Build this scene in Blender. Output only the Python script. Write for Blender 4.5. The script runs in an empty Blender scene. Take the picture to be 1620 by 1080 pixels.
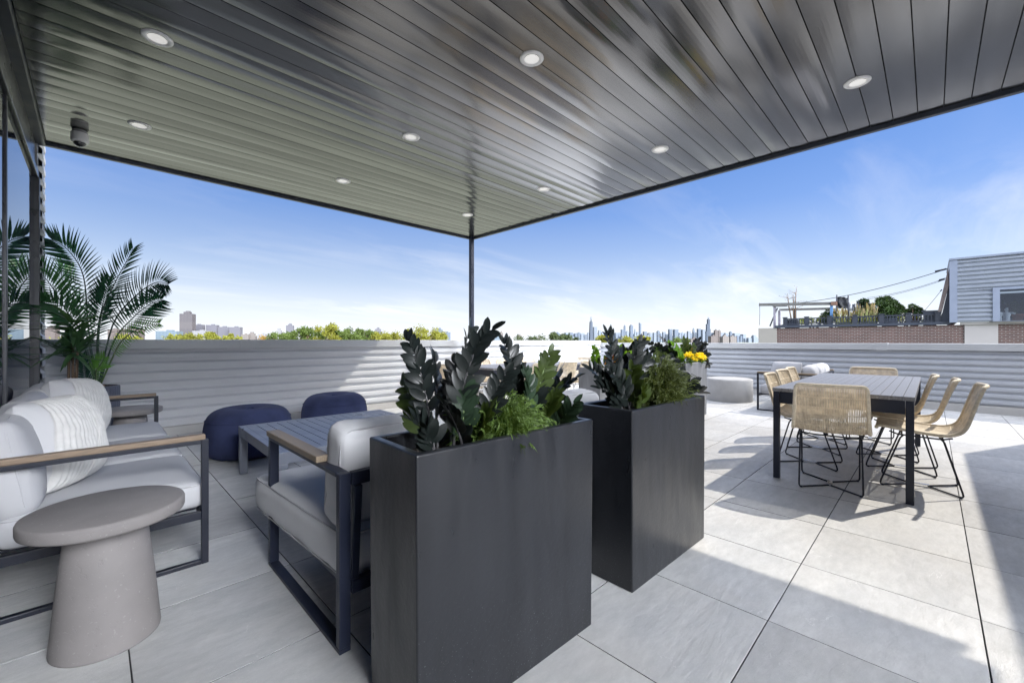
import bpy, math, random
from mathutils import Vector, Matrix, noise
R = math.radians
sc = bpy.context.scene
COL = sc.collection
V = Vector
EYE = 1.12
FPX, CX, CY = 662.0, 810.0, 540.0          # focal length and centre of the lens, in photo pixels
YAW = R(45.1)
cs, sn = math.cos(YAW), math.sin(YAW)

def at_depth(u, v, D):                       # a place seen at (u, v) at distance D along the view
    a = (u - CX) / FPX
    return V((D*(cs + a*sn), D*(sn - a*cs), EYE - (v - CY)*D/FPX))
def at_x(u, v, X):
    a = (u - CX) / FPX
    return at_depth(u, v, X/(cs + a*sn))
def at_y(u, v, Y):
    a = (u - CX) / FPX
    return at_depth(u, v, Y/(sn - a*cs))

# ------------------------------------------------------------------ camera
cam = bpy.data.cameras.new('camera'); co = bpy.data.objects.new('camera', cam); COL.objects.link(co)
cam.sensor_width = 36.0; cam.lens = FPX/1620*36.0
cam.clip_start = 0.05; cam.clip_end = 30000
co.location = (0, 0, EYE); co.rotation_euler = (R(90), 0, YAW - R(90))
sc.camera = co

# ------------------------------------------------------------------ materials
MATS = {}
def nodes_of(name):
    m = bpy.data.materials.new(name); m.use_nodes = True
    nt = m.node_tree
    return m, nt, nt.nodes['Principled BSDF']
def N(nt, typ, **kw):
    n = nt.nodes.new(typ)
    for k, v in kw.items():
        if k.startswith('i_'):
            n.inputs[k[2:].replace('_', ' ')].default_value = v
        else: setattr(n, k, v)
    return n
def L(nt, a, b): nt.links.new(a, b)
def math_node(nt, op, a, b=None, c=None):
    n = nt.nodes.new('ShaderNodeMath'); n.operation = op
    for i, x in enumerate((a, b, c)):
        if x is None: continue
        if isinstance(x, (int, float)): n.inputs[i].default_value = x
        else: L(nt, x, n.inputs[i])
    return n.outputs[0]
def mixcol(nt, fac, a, b, mode='MIX'):
    n = nt.nodes.new('ShaderNodeMix'); n.data_type = 'RGBA'; n.blend_type = mode
    for i, x in ((0, fac), (6, a), (7, b)):
        if isinstance(x, (int, float)): n.inputs[i].default_value = x
        elif isinstance(x, tuple): n.inputs[i].default_value = x if len(x) == 4 else (*x, 1)
        else: L(nt, x, n.inputs[i])
    return n.outputs[2]
def coords(nt, kind='Object', scale=(1, 1, 1)):
    t = nt.nodes.new('ShaderNodeTexCoord'); mp = nt.nodes.new('ShaderNodeMapping')
    mp.inputs['Scale'].default_value = scale
    L(nt, t.outputs[kind], mp.inputs['Vector'])
    return mp.outputs[0]
def noise_tex(nt, vec, scale, detail=4, rough=.55):
    n = N(nt, 'ShaderNodeTexNoise'); n.inputs['Scale'].default_value = scale
    n.inputs['Detail'].default_value = detail; n.inputs['Roughness'].default_value = rough
    if vec is not None: L(nt, vec, n.inputs['Vector'])
    return n.outputs['Fac']
def maprange(nt, x, a, b, c, d):
    n = N(nt, 'ShaderNodeMapRange'); L(nt, x, n.inputs[0])
    for i, k in enumerate((a, b, c, d)): n.inputs[i+1].default_value = k
    return n.outputs[0]
def bump(nt, bsdf, h, strength, dist=.01):
    b = N(nt, 'ShaderNodeBump'); b.inputs['Strength'].default_value = strength; b.inputs['Distance'].default_value = dist
    L(nt, h, b.inputs['Height']); L(nt, b.outputs[0], bsdf.inputs['Normal'])
def mat(name, col, rough=.5, metal=0.0, var=.12, ns=6.0, bs=0.0, bscale=60, stretch=(1, 1, 1), spec=.5, rvar=.1, tint=None, bdist=.01):
    if name in MATS: return MATS[name]
    m, nt, b = nodes_of(name)
    vec = coords(nt, 'Object', stretch)
    n1 = noise_tex(nt, vec, ns)
    f = maprange(nt, n1, .3, .7, 0, 1)
    lo = tuple(c*(1-var) for c in col); hi = tuple(min(1, c*(1+var)) for c in (tint or col))
    L(nt, mixcol(nt, f, lo, hi), b.inputs['Base Color'])
    L(nt, maprange(nt, n1, .3, .7, max(0.02, rough-rvar), min(1, rough+rvar)), b.inputs['Roughness'])
    b.inputs['Metallic'].default_value = metal
    b.inputs['Specular IOR Level'].default_value = spec
    if bs: bump(nt, b, noise_tex(nt, vec, bscale, 3), bs, bdist)
    MATS[name] = m
    return m
def leafmat(name, col, rough=.4, trans=.25, var=.3, ns=9):
    m, nt, b = nodes_of(name)
    b.inputs['Specular IOR Level'].default_value = .32
    n1 = noise_tex(nt, coords(nt, 'Object'), ns, 3)
    f = maprange(nt, n1, .3, .7, 0, 1)
    c = mixcol(nt, f, tuple(x*(1-var) for x in col), tuple(x*(1+var) for x in col))
    L(nt, c, b.inputs['Base Color']); b.inputs['Roughness'].default_value = rough
    if trans:
        t = N(nt, 'ShaderNodeBsdfTranslucent'); c2 = mixcol(nt, 1.0, c, (1.6, 1.5, .7), 'MULTIPLY'); L(nt, c2, t.inputs['Color'])
        mx = N(nt, 'ShaderNodeMixShader'); mx.inputs[0].default_value = trans
        L(nt, b.outputs[0], mx.inputs[1]); L(nt, t.outputs[0], mx.inputs[2])
        L(nt, mx.outputs[0], nt.nodes['Material Output'].inputs['Surface'])
    MATS[name] = m
    return m

# ------------------------------------------------------------------ mesh builder
class MB:
    def __init__(s): s.v = []; s.f = []; s.m = []; s.s = []
    def add(s, vs, fs, mi=0, smooth=False):
        o = len(s.v); s.v += [tuple(p) for p in vs]
        for f in fs: s.f.append([o+i for i in f]); s.m.append(mi); s.s.append(smooth)
        return s
    def box(s, x0, x1, y0, y1, z0, z1, mi=0, M=None):
        vs = [V(p) for p in ((x0,y0,z0),(x1,y0,z0),(x1,y1,z0),(x0,y1,z0),(x0,y0,z1),(x1,y0,z1),(x1,y1,z1),(x0,y1,z1))]
        if M is not None: vs = [M @ p for p in vs]
        return s.add(vs, [(3,2,1,0),(4,5,6,7),(0,1,5,4),(1,2,6,5),(2,3,7,6),(3,0,4,7)], mi)
    def bar(s, p, q, w, h, up=V((0, 0, 1)), mi=0):
        p, q = V(p), V(q); d = (q-p).normalized()
        x = d.cross(up)
        if x.length < 1e-4: x = d.cross(V((0, 1, 0)))
        x.normalize(); y = x.cross(d).normalized()
        vs = []
        for c in (p, q):
            for a, b in ((-1,-1),(1,-1),(1,1),(-1,1)): vs.append(c + x*a*w/2 + y*b*h/2)
        return s.add(vs, [(0,1,2,3),(7,6,5,4),(0,4,5,1),(1,5,6,2),(2,6,7,3),(3,7,4,0)], mi)
    def tube(s, pts, r, n=8, mi=0, closed=False, caps=True):
        pts = [V(p) for p in pts]; k = len(pts)
        rr = r if isinstance(r, (list, tuple)) else [r]*k
        t0 = (pts[1]-pts[0]).normalized()
        up = V((0, 0, 1)) if abs(t0.z) < .9 else V((1, 0, 0))
        x = t0.cross(up).normalized(); vs = []
        for i in range(k):
            if closed: t = (pts[(i+1) % k]-pts[i-1])
            else: t = pts[min(i+1, k-1)]-pts[max(i-1, 0)]
            t.normalize(); x = (x - t*x.dot(t)).normalized(); y = t.cross(x)
            for j in range(n):
                a = 2*math.pi*j/n; vs.append(pts[i] + (x*math.cos(a)+y*math.sin(a))*rr[i])
        fs = []
        for i in range(k if closed else k-1):
            i2 = (i+1) % k
            for j in range(n): fs.append((i*n+j, i*n+(j+1) % n, i2*n+(j+1) % n, i2*n+j))
        if caps and not closed: fs += [tuple(range(n-1, -1, -1)), tuple((k-1)*n+j for j in range(n))]
        return s.add(vs, fs, mi, True)
    def lathe(s, prof, n=48, c=(0, 0, 0), mi=0, smooth=True, ripple=None, caps=True):
        vs = []
        for r, z in prof:
            for j in range(n):
                a = 2*math.pi*j/n; q = r if ripple is None else r*ripple(a, z)
                vs.append((c[0]+q*math.cos(a), c[1]+q*math.sin(a), c[2]+z))
        fs = []
        for i in range(len(prof)-1):
            for j in range(n): fs.append((i*n+j, i*n+(j+1) % n, (i+1)*n+(j+1) % n, (i+1)*n+j))
        if caps: fs.append(tuple(range(n-1, -1, -1))); fs.append(tuple((len(prof)-1)*n+j for j in range(n)))
        return s.add(vs, fs, mi, smooth)
    def leaf(s, p, d, nrm, Ln, W, fold=.2, curl=.2, rows=4, mi=0, tip=.5):
        p, d = V(p), V(d).normalized(); side = d.cross(V(nrm))
        if side.length < 1e-5: side = d.orthogonal()
        side.normalize(); n2 = side.cross(d).normalized(); vs = []
        for i in range(rows+1):
            t = i/rows
            if tip > .9: w = W*.5*max(.0, 1-(2*t**.85-1)**2)**.55 if 0 < t < 1 else W*.05
            else: w = W*.5*math.sin(math.pi*min(1, max(.03, t))**(.62 + .3*(tip-.5)))**.8 if 0 < t < 1 else W*.03
            c = p + d*Ln*t - n2*curl*Ln*t*t
            vs += [c - side*w + n2*fold*w, c, c + side*w + n2*fold*w]
        fs = []
        for i in range(rows):
            a = i*3; fs += [(a, a+1, a+4, a+3), (a+1, a+2, a+5, a+4)]
        return s.add(vs, fs, mi, True)
    def build(s, name, mats, parent=None, bevel=0, seg=2, sub=0, weld=False):
        me = bpy.data.meshes.new(name); me.from_pydata(s.v, [], s.f)
        if not isinstance(mats, (list, tuple)): mats = [mats]
        for m in mats: me.materials.append(m)
        me.polygons.foreach_set('material_index', s.m)
        me.polygons.foreach_set('use_smooth', s.s)
        me.update()
        o = bpy.data.objects.new(name, me); COL.objects.link(o)
        if parent is not None: o.parent = parent
        if bevel:
            b = o.modifiers.new('bevel', 'BEVEL'); b.width = bevel; b.segments = seg; b.limit_method = 'ANGLE'; b.angle_limit = R(40)
        if sub:
            b = o.modifiers.new('sub', 'SUBSURF'); b.levels = sub; b.render_levels = sub
        return o

def tag(o, label=None, cat=None, group=None, kind=None):
    for k, v in (('label', label), ('category', cat), ('group', group), ('kind', kind)):
        if v: o[k] = v
    return o
def thing(name, label, cat, loc=(0, 0, 0), rz=0, group=None):
    o = bpy.data.objects.new(name, None); COL.objects.link(o); o.empty_display_size = .2
    o.location = loc; o.rotation_euler = (0, 0, rz)
    return tag(o, label, cat, group)
def copy_tree(o, parent=None):
    c = o.copy(); COL.objects.link(c)
    if parent is not None: c.parent = parent
    for ch in [x for x in bpy.data.objects if x.parent == o]: copy_tree(ch, c)
    return c
def dup(o, loc, rz, label, group=None):
    c = copy_tree(o); c.location = loc; c.rotation_euler = (0, 0, rz); c['label'] = label
    if group: c['group'] = group
    return c

# rounded soft box: half sizes hx, hy, hz about centre c
def soft_box(mb, c, hx, hy, hz, r, n=(16, 16, 6), crown=.0, wr=.0, wf=9.0, seed=0, M=None, mi=0, taper=None, sag=0.0):
    c = V(c); off = V((seed*7.3, seed*3.1, seed*1.7))
    def place(q):
        p = V((q[0]*hx, q[1]*hy, q[2]*hz))
        inn = V((max(-hx+r, min(hx-r, p.x)), max(-hy+r, min(hy-r, p.y)), max(-hz+r, min(hz-r, p.z))))
        d = p-inn
        if d.length > 1e-9: p = inn + d.normalized()*r
        fx, fy = 1-(p.x/hx)**2, 1-(p.y/hy)**2
        p.z += crown*max(0, fx)*max(0, fy)*(1 if q[2] > 0 else -.5)*min(1, abs(q[2])*1.0)
        if wr:
            e = .35 + .65*max(abs(p.x/hx), abs(p.y/hy))**3
            k = noise.noise(p*wf+off) + .5*noise.noise(p*wf*2.6+off)
            dd = (p-inn).normalized() if (p-inn).length > 1e-6 else V((0, 0, 1))
            p += dd*wr*k*e
        if taper: p = taper(p)
        return (M @ (p)) + c if M is not None else p + c
    nx, ny, nz = n
    def sp(k, m):                                   # samples packed towards the edges
        t = -1+2*k/m
        return math.copysign(1-(1-abs(t))**1.35, t)
    for ax, s_ in ((0,-1),(0,1),(1,-1),(1,1),(2,-1),(2,1)):
        a, b = [(1,2),(2,0),(0,1)][ax]; na, nb = n[a], n[b]
        vs, fs = [], []
        for i in range(na+1):
            for j in range(nb+1):
                q = [0, 0, 0]; q[ax] = s_; q[a] = sp(i, na); q[b] = sp(j, nb); vs.append(place(q))
        for i in range(na):
            for j in range(nb):
                f = (i*(nb+1)+j, (i+1)*(nb+1)+j, (i+1)*(nb+1)+j+1, i*(nb+1)+j+1)
                fs.append(f if s_ > 0 else f[::-1])
        mb.add(vs, fs, mi, True)
    return mb
def rim_loop(hx, hy, z, r, n=6):
    pts = []
    for cx_, cy_, a0 in ((hx-r, hy-r, 0), (-hx+r, hy-r, 90), (-hx+r, -hy+r, 180), (hx-r, -hy+r, 270)):
        for i in range(n+1):
            a = R(a0+90*i/n); pts.append(V((cx_+r*math.cos(a), cy_+r*math.sin(a), z)))
    return pts
def pillow_pt(x, y, hx, hy, T, seed=0):
    k = max(0, (1-abs(x)**2.6))**.55*max(0, (1-abs(y)**2.6))**.55
    pinch = 1-.07*(1-abs(y)**2)*abs(x)**3; pinch2 = 1-.07*(1-abs(x)**2)*abs(y)**3
    w = noise.noise(V((x*2.2+seed, y*2.2, seed)))*.012*k + noise.noise(V((x*7+seed, y*7, 2)))*.004
    rc = 1-.13*(x*x*y*y)**1.2
    return V((x*hx*pinch*rc, y*hy*pinch2*rc, T*k + w))
def pillow(mb, M, hx, hy, T, n=26, seed=0, mi=0):
    for s_ in (1, -1):
        vs = []; fs = []
        for i in range(n+1):
            for j in range(n+1):
                p = pillow_pt(-1+2*i/n, -1+2*j/n, hx, hy, T, seed); p.z *= s_; vs.append(M @ p)
        for i in range(n):
            for j in range(n):
                f = (i*(n+1)+j, (i+1)*(n+1)+j, (i+1)*(n+1)+j+1, i*(n+1)+j+1)
                fs.append(f if s_ > 0 else f[::-1])
        mb.add(vs, fs, mi, True)
    return mb
def knit(mb, M, hx, hy, T, x0, x1, seed=0, ribs=9, slant=.25, y0=-1, y1=1):   # ribbed shell lying on the pillow's front
    nx, ny = ribs*6, 110; vs = []; fs = []
    for i in range(nx+1):
        for j in range(ny+1):
            y = y0+(y1-y0)*j/ny; x = x0 + slant*(y*.5) + (x1-x0-slant*y*.5)*i/nx
            x = max(-.985, min(.985, x)); yy = max(-.985, min(.985, y))
            p = pillow_pt(x, yy, hx, hy, T, seed)
            ph = i/nx*ribs*2*math.pi
            h = .004 + .0055*(.5+.5*math.cos(ph)) + .003*math.sin(j*2.9 + (1.5 if math.sin(ph) > 0 else 0))*(.5+.5*math.cos(ph))
            p.z += h; vs.append(M @ p)
    for i in range(nx):
        for j in range(ny):
            fs.append((i*(ny+1)+j, (i+1)*(ny+1)+j, (i+1)*(ny+1)+j+1, i*(ny+1)+j+1))
    return mb.add(vs, fs, 0, True)
def basis(o, x, y):                          # matrix with columns x, y, x*y and origin o
    x = V(x).normalized(); y = V(y); y = (y - x*y.dot(x)).normalized(); z = x.cross(y)
    return Matrix(((x.x, y.x, z.x, o[0]), (x.y, y.y, z.y, o[1]), (x.z, y.z, z.z, o[2]), (0, 0, 0, 1)))
def bez(p0, p1, p2, t): return p0*(1-t)**2 + p1*2*t*(1-t) + p2*t*t
# ------------------------------------------------------------------ material palette
black_metal = mat('black_metal', (.007, .0085, .015), .45, 0, .2, 5, .03, 300, spec=.22)
navy_metal = mat('navy_metal', (.010, .013, .026), .42, 0, .2, 5, .03, 300, spec=.25)
fabric = mat('outdoor_fabric', (.42, .42, .435), .9, 0, .05, 3, .25, 420, spec=.15, bdist=.002)
fabric_cool = mat('pillow_fabric', (.47, .47, .485), .9, 0, .05, 3, .25, 420, spec=.15, bdist=.002)
fabric_chair = mat('armchair_fabric', (.64, .64, .655), .9, 0, .05, 3, .25, 420, spec=.15, bdist=.002)
knit_fab = mat('knit_fabric', (.56, .55, .53), .95, 0, .08, 30, .3, 300, spec=.1, bdist=.002)
blue_fab = mat('navy_fabric', (.016, .021, .058), .95, 0, .25, 4, .5, 260, spec=.2, bdist=.003, tint=(.023, .030, .078))
teak = mat('teak', (.17, .115, .07), .55, 0, .3, 6, .1, 60, stretch=(3, 40, 40))
teak_y = mat('teak_along', (.21, .155, .10), .55, 0, .3, 6, .1, 60, stretch=(40, 3, 40))
def speckled(name, col, rough, dark, amount):
    m, nt, b = nodes_of(name); vec = coords(nt)
    f = maprange(nt, noise_tex(nt, vec, 5), .3, .7, 0, 1)
    c = mixcol(nt, f, tuple(x*.86 for x in col), tuple(x*1.08 for x in col))
    spk = maprange(nt, noise_tex(nt, vec, 90, 2), .66, .72, 0, 1)
    c = mixcol(nt, math_node(nt, 'MULTIPLY', spk, amount), c, dark)
    L(nt, c, b.inputs['Base Color']); b.inputs['Roughness'].default_value = rough
    pit = maprange(nt, noise_tex(nt, vec, 38, 6, .7), .30, .40, 0, 1)
    bump(nt, b, pit, .35, .006); MATS[name] = m; return m
concrete = speckled('cast_concrete', (.18, .165, .16), .75, (.32, .31, .30), .35)
terrazzo = speckled('terrazzo', (.29, .285, .28), .8, (.3, .3, .31), .5)
planter_mat = None
def make_planter_mat(name, col, spec):
    m, nt, b = nodes_of(name); vec = coords(nt, 'Object', (1, 1, .22)); v2 = coords(nt, 'Object')
    f = maprange(nt, noise_tex(nt, vec, 9, 6, .65), .3, .72, 0, 1)
    c = mixcol(nt, f, tuple(x*.75 for x in col), tuple(x*1.35 for x in col))
    dust = maprange(nt, noise_tex(nt, v2, 210, 2), .68, .74, 0, 1)          # dried water spots near the ground
    sep = N(nt, 'ShaderNodeSeparateXYZ'); L(nt, v2, sep.inputs[0])
    low = maprange(nt, sep.outputs[2], 0, .42, .30, 0)
    c = mixcol(nt, math_node(nt, 'MULTIPLY', dust, low), c, (.4, .42, .45))
    L(nt, c, b.inputs['Base Color'])
    L(nt, maprange(nt, noise_tex(nt, vec, 14, 5), .3, .7, spec-.08, spec+.12), b.inputs['Roughness'])
    b.inputs['Specular IOR Level'].default_value = .34
    bump(nt, b, noise_tex(nt, v2, 55, 5), .12, .006); MATS[name] = m; return m
planter_mat = make_planter_mat('fibrestone', (.009, .0098, .012), .34)
soil = mat('potting_soil', (.035, .025, .018), .95, 0, .4, 30, .8, 80)
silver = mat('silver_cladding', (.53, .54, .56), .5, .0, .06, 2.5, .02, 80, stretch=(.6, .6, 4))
silver_cap = mat('silver_coping', (.40, .41, .42), .42, .12, .06, 2.0, .02, 50)
curb = mat('pale_curb', (.40, .39, .375), .7, 0, .1, 3, .1, 90)
white_plastic = mat('white_plastic', (.9, .9, .89), .4, 0, .03, 6)
lens_white = mat('lamp_lens', (.82, .82, .8), .6, 0, .03, 6)
_b = lens_white.node_tree.nodes['Principled BSDF']; _b.inputs['Emission Color'].default_value = (1, .97, .92, 1); _b.inputs['Emission Strength'].default_value = .45
bronze = mat('bronze_frame', (.035, .036, .042), .32, .3, .15, 4)
chrome = mat('brushed_steel', (.6, .6, .6), .3, .9, .1, 10)
wicker = mat('woven_wicker', (.70, .57, .40), .7, 0, .2, 22, .4, 160, tint=(.78, .66, .48), bdist=.003)
wicker_rim = mat('wrapped_rim', (.74, .63, .46), .7, 0, .18, 40, .6, 220, bdist=.004)
table_dark = mat('weathered_slats', (.17, .17, .18), .38, 0, .35, 5, .2, 60, stretch=(2, 30, 30))
table_leg = mat('dark_table_frame', (.011, .014, .025), .45, 0, .2, 6, spec=.25)
alu_blue = mat('coffee_table_metal', (.14, .155, .195), .36, .1, .1, 4, .02, 200)
brown_bark = mat('bark', (.13, .08, .05), .85, 0, .35, 14, .6, 40, stretch=(1, 1, .3))

# floor slabs: slate-look porcelain
def floor_material():
    m, nt, b = nodes_of('porcelain_slate'); t = N(nt, 'ShaderNodeTexCoord')
    sep = N(nt, 'ShaderNodeSeparateXYZ'); L(nt, t.outputs['Object'], sep.inputs[0])
    ix = math_node(nt, 'FLOOR', math_node(nt, 'DIVIDE', math_node(nt, 'SUBTRACT', sep.outputs[0], .087), .6100))
    iy = math_node(nt, 'FLOOR', math_node(nt, 'DIVIDE', math_node(nt, 'SUBTRACT', sep.outputs[1], -.139), .6050))
    cell = N(nt, 'ShaderNodeCombineXYZ'); L(nt, ix, cell.inputs[0]); L(nt, iy, cell.inputs[1])
    wn = N(nt, 'ShaderNodeTexWhiteNoise'); wn.noise_dimensions = '2D'; L(nt, cell.outputs[0], wn.inputs['Vector'])
    off = N(nt, 'ShaderNodeVectorMath', operation='MULTIPLY_ADD'); L(nt, wn.outputs['Color'], off.inputs[0])
    off.inputs[1].default_value = (13, 13, 13); L(nt, t.outputs['Object'], off.inputs[2])
    mp = N(nt, 'ShaderNodeMapping'); mp.inputs['Scale'].default_value = (1, 2.6, 1); mp.inputs['Rotation'].default_value = (0, 0, .5)
    L(nt, off.outputs[0], mp.inputs['Vector']); vec = mp.outputs[0]
    big = noise_tex(nt, vec, 2.2, 5, .6); fine = noise_tex(nt, vec, 11, 8, .68); grain = noise_tex(nt, off.outputs[0], 150, 3)
    c = mixcol(nt, maprange(nt, big, .3, .7, 0, 1), (.42, .425, .43), (.58, .58, .57))
    c = mixcol(nt, maprange(nt, fine, .35, .7, .0, .6), c, (.34, .345, .35))
    c = mixcol(nt, maprange(nt, grain, .6, .7, 0, .18), c, (.76, .76, .75))
    vein = math_node(nt, 'ABSOLUTE', math_node(nt, 'SUBTRACT', noise_tex(nt, vec, 1.7, 6, .6), .5))
    vm = math_node(nt, 'MULTIPLY', maprange(nt, vein, .0, .004, 1, 0), maprange(nt, noise_tex(nt, off.outputs[0], 5.1, 4), .58, .66, 0, .55))
    c = mixcol(nt, vm, c, (.82, .82, .81))
    stain = maprange(nt, noise_tex(nt, t.outputs['Object'], .9, 6, .68), .42, .72, 0, .34)
    c = mixcol(nt, stain, c, (.48, .44, .38))
    br = maprange(nt, wn.outputs['Value'], 0, 1, .84, 1.10)
    cb = N(nt, 'ShaderNodeCombineColor')
    for i in range(3): L(nt, br, cb.inputs[i])
    c = mixcol(nt, 1.0, c, cb.outputs[0], 'MULTIPLY')
    L(nt, c, b.inputs['Base Color'])
    L(nt, maprange(nt, fine, .3, .7, .42, .68), b.inputs['Roughness'])
    b.inputs['Specular IOR Level'].default_value = .4
    h = math_node(nt, 'ADD', math_node(nt, 'MULTIPLY', fine, .8), math_node(nt, 'MULTIPLY', noise_tex(nt, vec, 5, 9, .75), 1.0))
    bump(nt, b, h, .42, .010)
    return m
slate = floor_material()
joint = mat('joint_dark', (.03, .03, .032), .9, 0, .2, 10)  # plain dark colour of the slab joints

# ------------------------------------------------------------------ ground far below, deck of slabs
g = MB(); S = 14000
g.add([(-S,-S,-14),(S,-S,-14),(S,S,-14),(-S,S,-14)], [(0,1,2,3)])
ground = tag(g.build('ground', mat('far_ground', (.16, .17, .12), .95, 0, .4, .01)), kind='structure')
dk = MB(); fl = MB(); TX0, TY0, TX, TY = .087, -.139, .61, .605; gp = .0024
X0, X1, Y0, Y1 = -.41, 9.86, -9.0, 6.46
fl.add([(X0, Y0, -.012), (X1, Y0, -.012), (X1, Y1, -.012), (X0, Y1, -.012)], [(0,1,2,3)], 1)
rnd = random.Random(4)
for i in range(-1, 17):
    for j in range(-15, 12):
        x0, x1 = max(X0, TX0+i*TX+gp), min(X1, TX0+(i+1)*TX-gp)
        y0, y1 = max(Y0, TY0+j*TY+gp), min(Y1, TY0+(j+1)*TY-gp)
        if x1-x0 < .02 or y1-y0 < .02: continue
        z = rnd.uniform(-.0008, .0008); e = .0011
        vs = [(x0,y0,-.012),(x1,y0,-.012),(x1,y1,-.012),(x0,y1,-.012),
              (x0,y0,z-e),(x1,y0,z-e),(x1,y1,z-e),(x0,y1,z-e),
              (x0+e,y0+e,z),(x1-e,y0+e,z),(x1-e,y1-e,z),(x0+e,y1-e,z)]
        fl.add(vs, [(0,1,5,4),(1,2,6,5),(2,3,7,6),(3,0,4,7)], 1).add(vs, [(4,5,9,8),(5,6,10,9),(6,7,11,10),(7,4,8,11),(8,9,10,11)])
tag(fl.build('terrace_floor', [slate, joint]), kind='structure')

# ------------------------------------------------------------------ parapets with ribbed cladding
def ribbed(mb, a, b, out, z0, z1, pitch=.112, depth=.046):
    a, b, out = V(a), V(b), V(out); prof = []; z = z0
    while z < z1-1e-6:
        for dz, d in ((0, 0), (.30, 0), (.32, 1), (.74, 1), (.995, 0)):
            zz = z+dz*pitch
            if zz <= z1: prof.append((zz, d*depth))
        z += pitch
    prof.append((z1, 0)); vs = []
    for zz, d in prof:
        for q in (a, b): vs.append(V((q.x, q.y, zz)) + out*d)
    mb.add(vs, [(2*i, 2*i+1, 2*i+3, 2*i+2) for i in range(len(prof)-1)])
YW, XW = 6.46, 9.86
lw = thing('parapet_wall', 'silver ribbed metal parapet on the left, half sunlit, behind the blue poufs', 'wall', (0, YW, 0))
m_ = MB(); ribbed(m_, (-.37, 0, 0), (9.86, 0, 0), (0, -1, 0), .105, 1.03); m_.build('cladding', silver, lw)
m_ = MB(); m_.box(-.41, 10.2, .02, .33, -.5, 1.02); m_.build('wall_core', curb, lw)
m_ = MB(); m_.box(-.37, 9.83, -.045, 0, 0, .10); m_.build('curb', curb, lw, .004)
def coping(parent, pts, joints, zt):
    m_ = MB()
    for x0, x1, y0, y1 in pts: m_.box(x0, x1, y0, y1, zt-.115, zt)
    m_.build('coping', silver_cap, parent, .006)
    for (x0, x1, y0, y1) in joints:
        k = MB(); k.box(x0, x1, y0, y1, zt-.121, zt+.004); k.build('coping_joint', silver_cap, parent, .003)
coping(lw, [(-.37, 9.82, -.06, .36)], [(x, x+.11, -.064, .364) for x in (1.35, 3.85, 6.35)], 1.143)
rw = thing('parapet_wall', 'silver ribbed metal parapet on the right, in blue shade, behind the dining table', 'wall', (XW, 0, 0))
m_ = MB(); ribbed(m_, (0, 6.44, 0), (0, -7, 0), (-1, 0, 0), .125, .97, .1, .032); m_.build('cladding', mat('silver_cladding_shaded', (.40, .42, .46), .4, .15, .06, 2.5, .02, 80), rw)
m_ = MB(); m_.box(.02, .33, -7, 6.48, -.5, .96); m_.build('wall_core', curb, rw)
m_ = MB(); m_.box(-.06, 0, -7, 6.41, 0, .12); m_.build('curb', curb, rw, .004)
coping(rw, [(-.06, .36, -7, 6.39)], [(-.064, .364, y, y+.15) for y in (-3.2, .55)], 1.085)
# building wall with glass on the left
gw = thing('storefront_window', 'dark framed floor to ceiling window wall at far left, mirroring the sky', 'window', (-.40, 0, 0))
XG = 0
def glass_material():
    m, nt, b = nodes_of('reflective_glass')
    b.inputs['Base Color'].default_value = (.012, .016, .03, 1); b.inputs['Roughness'].default_value = 0.0
    b.inputs['IOR'].default_value = 3.2; b.inputs['Specular IOR Level'].default_value = .5
    bump(nt, b, noise_tex(nt, coords(nt), 1.2, 1), .008, .02)
    return m
glass = glass_material()
mull = [5.93, 4.10, 2.25, .40, -1.45]
m_ = MB()
for i in range(4):
    pane = MB(); pane.box(-.03, 0, mull[i+1]+.03, mull[i]-.03, .12, 2.64); pane.build('pane', glass, gw)
for y in mull:
    f_ = MB(); f_.box(-.08, .032 if y > 5.5 else .010, y-.022, y+.022, .1, 2.66); f_.build('mullion', bronze, gw, .003)
f_ = MB(); f_.box(-.08, .02, -1.45, 5.97, 0, .1); f_.build('sill', bronze, gw, .003)
f_ = MB(); f_.box(-.10, .024, -1.45, 5.97, 2.66, 2.72); f_.box(-.10, .0, -1.45, 5.97, 2.722, 3.04); f_.build('header', bronze, gw, .004)
f_ = MB(); f_.box(-.16, .015, 5.972, 6.03, 0, 3.2); f_.build('jamb', silver_cap, gw, .003)
cl = MB(); ribbed(cl, (.012, 6.032, 0), (.012, 6.40, 0), (1, 0, 0), .0, 3.2, .12, .03)
cl.box(-.16, .010, 6.032, 6.40, 0, 3.2); cl.build('cladding', silver, gw)
f_ = MB(); f_.box(-.16, .036, 6.402, 6.42, 0, 3.2); f_.build('corner_trim', silver_cap, gw, .003)
f_ = MB(); f_.box(-.5, -.17, -1.45, 6.4, 0, 3.2); f_.build('inner_wall', mat('dark_interior', (.05, .05, .055), .9), gw)
f_ = MB(); f_.box(-.5, 0, -8, -1.49, 0, 3.2); f_.build('blocker_wall', mat('blocker_pale', (.7, .7, .7), .8), gw)  # added unseen wall, keeps the bright rear sky off the right side

# building on the right, outside the picture: its shadow falls over the slabs at the right edge
pb = thing('rooftop_penthouse', 'metal clad rooftop volume right of the terrace, seen by its shadow', 'building', (0, 0, 0))
m_ = MB(); m_.box(2.15, 8.95, -5.5, -1.53, 0, 3.12); m_.build('wall', mat('penthouse_wall', (.62, .61, .6), .7, 0, .1, 2), pb)  # left end lengthened out of view to block the sky fill

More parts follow.
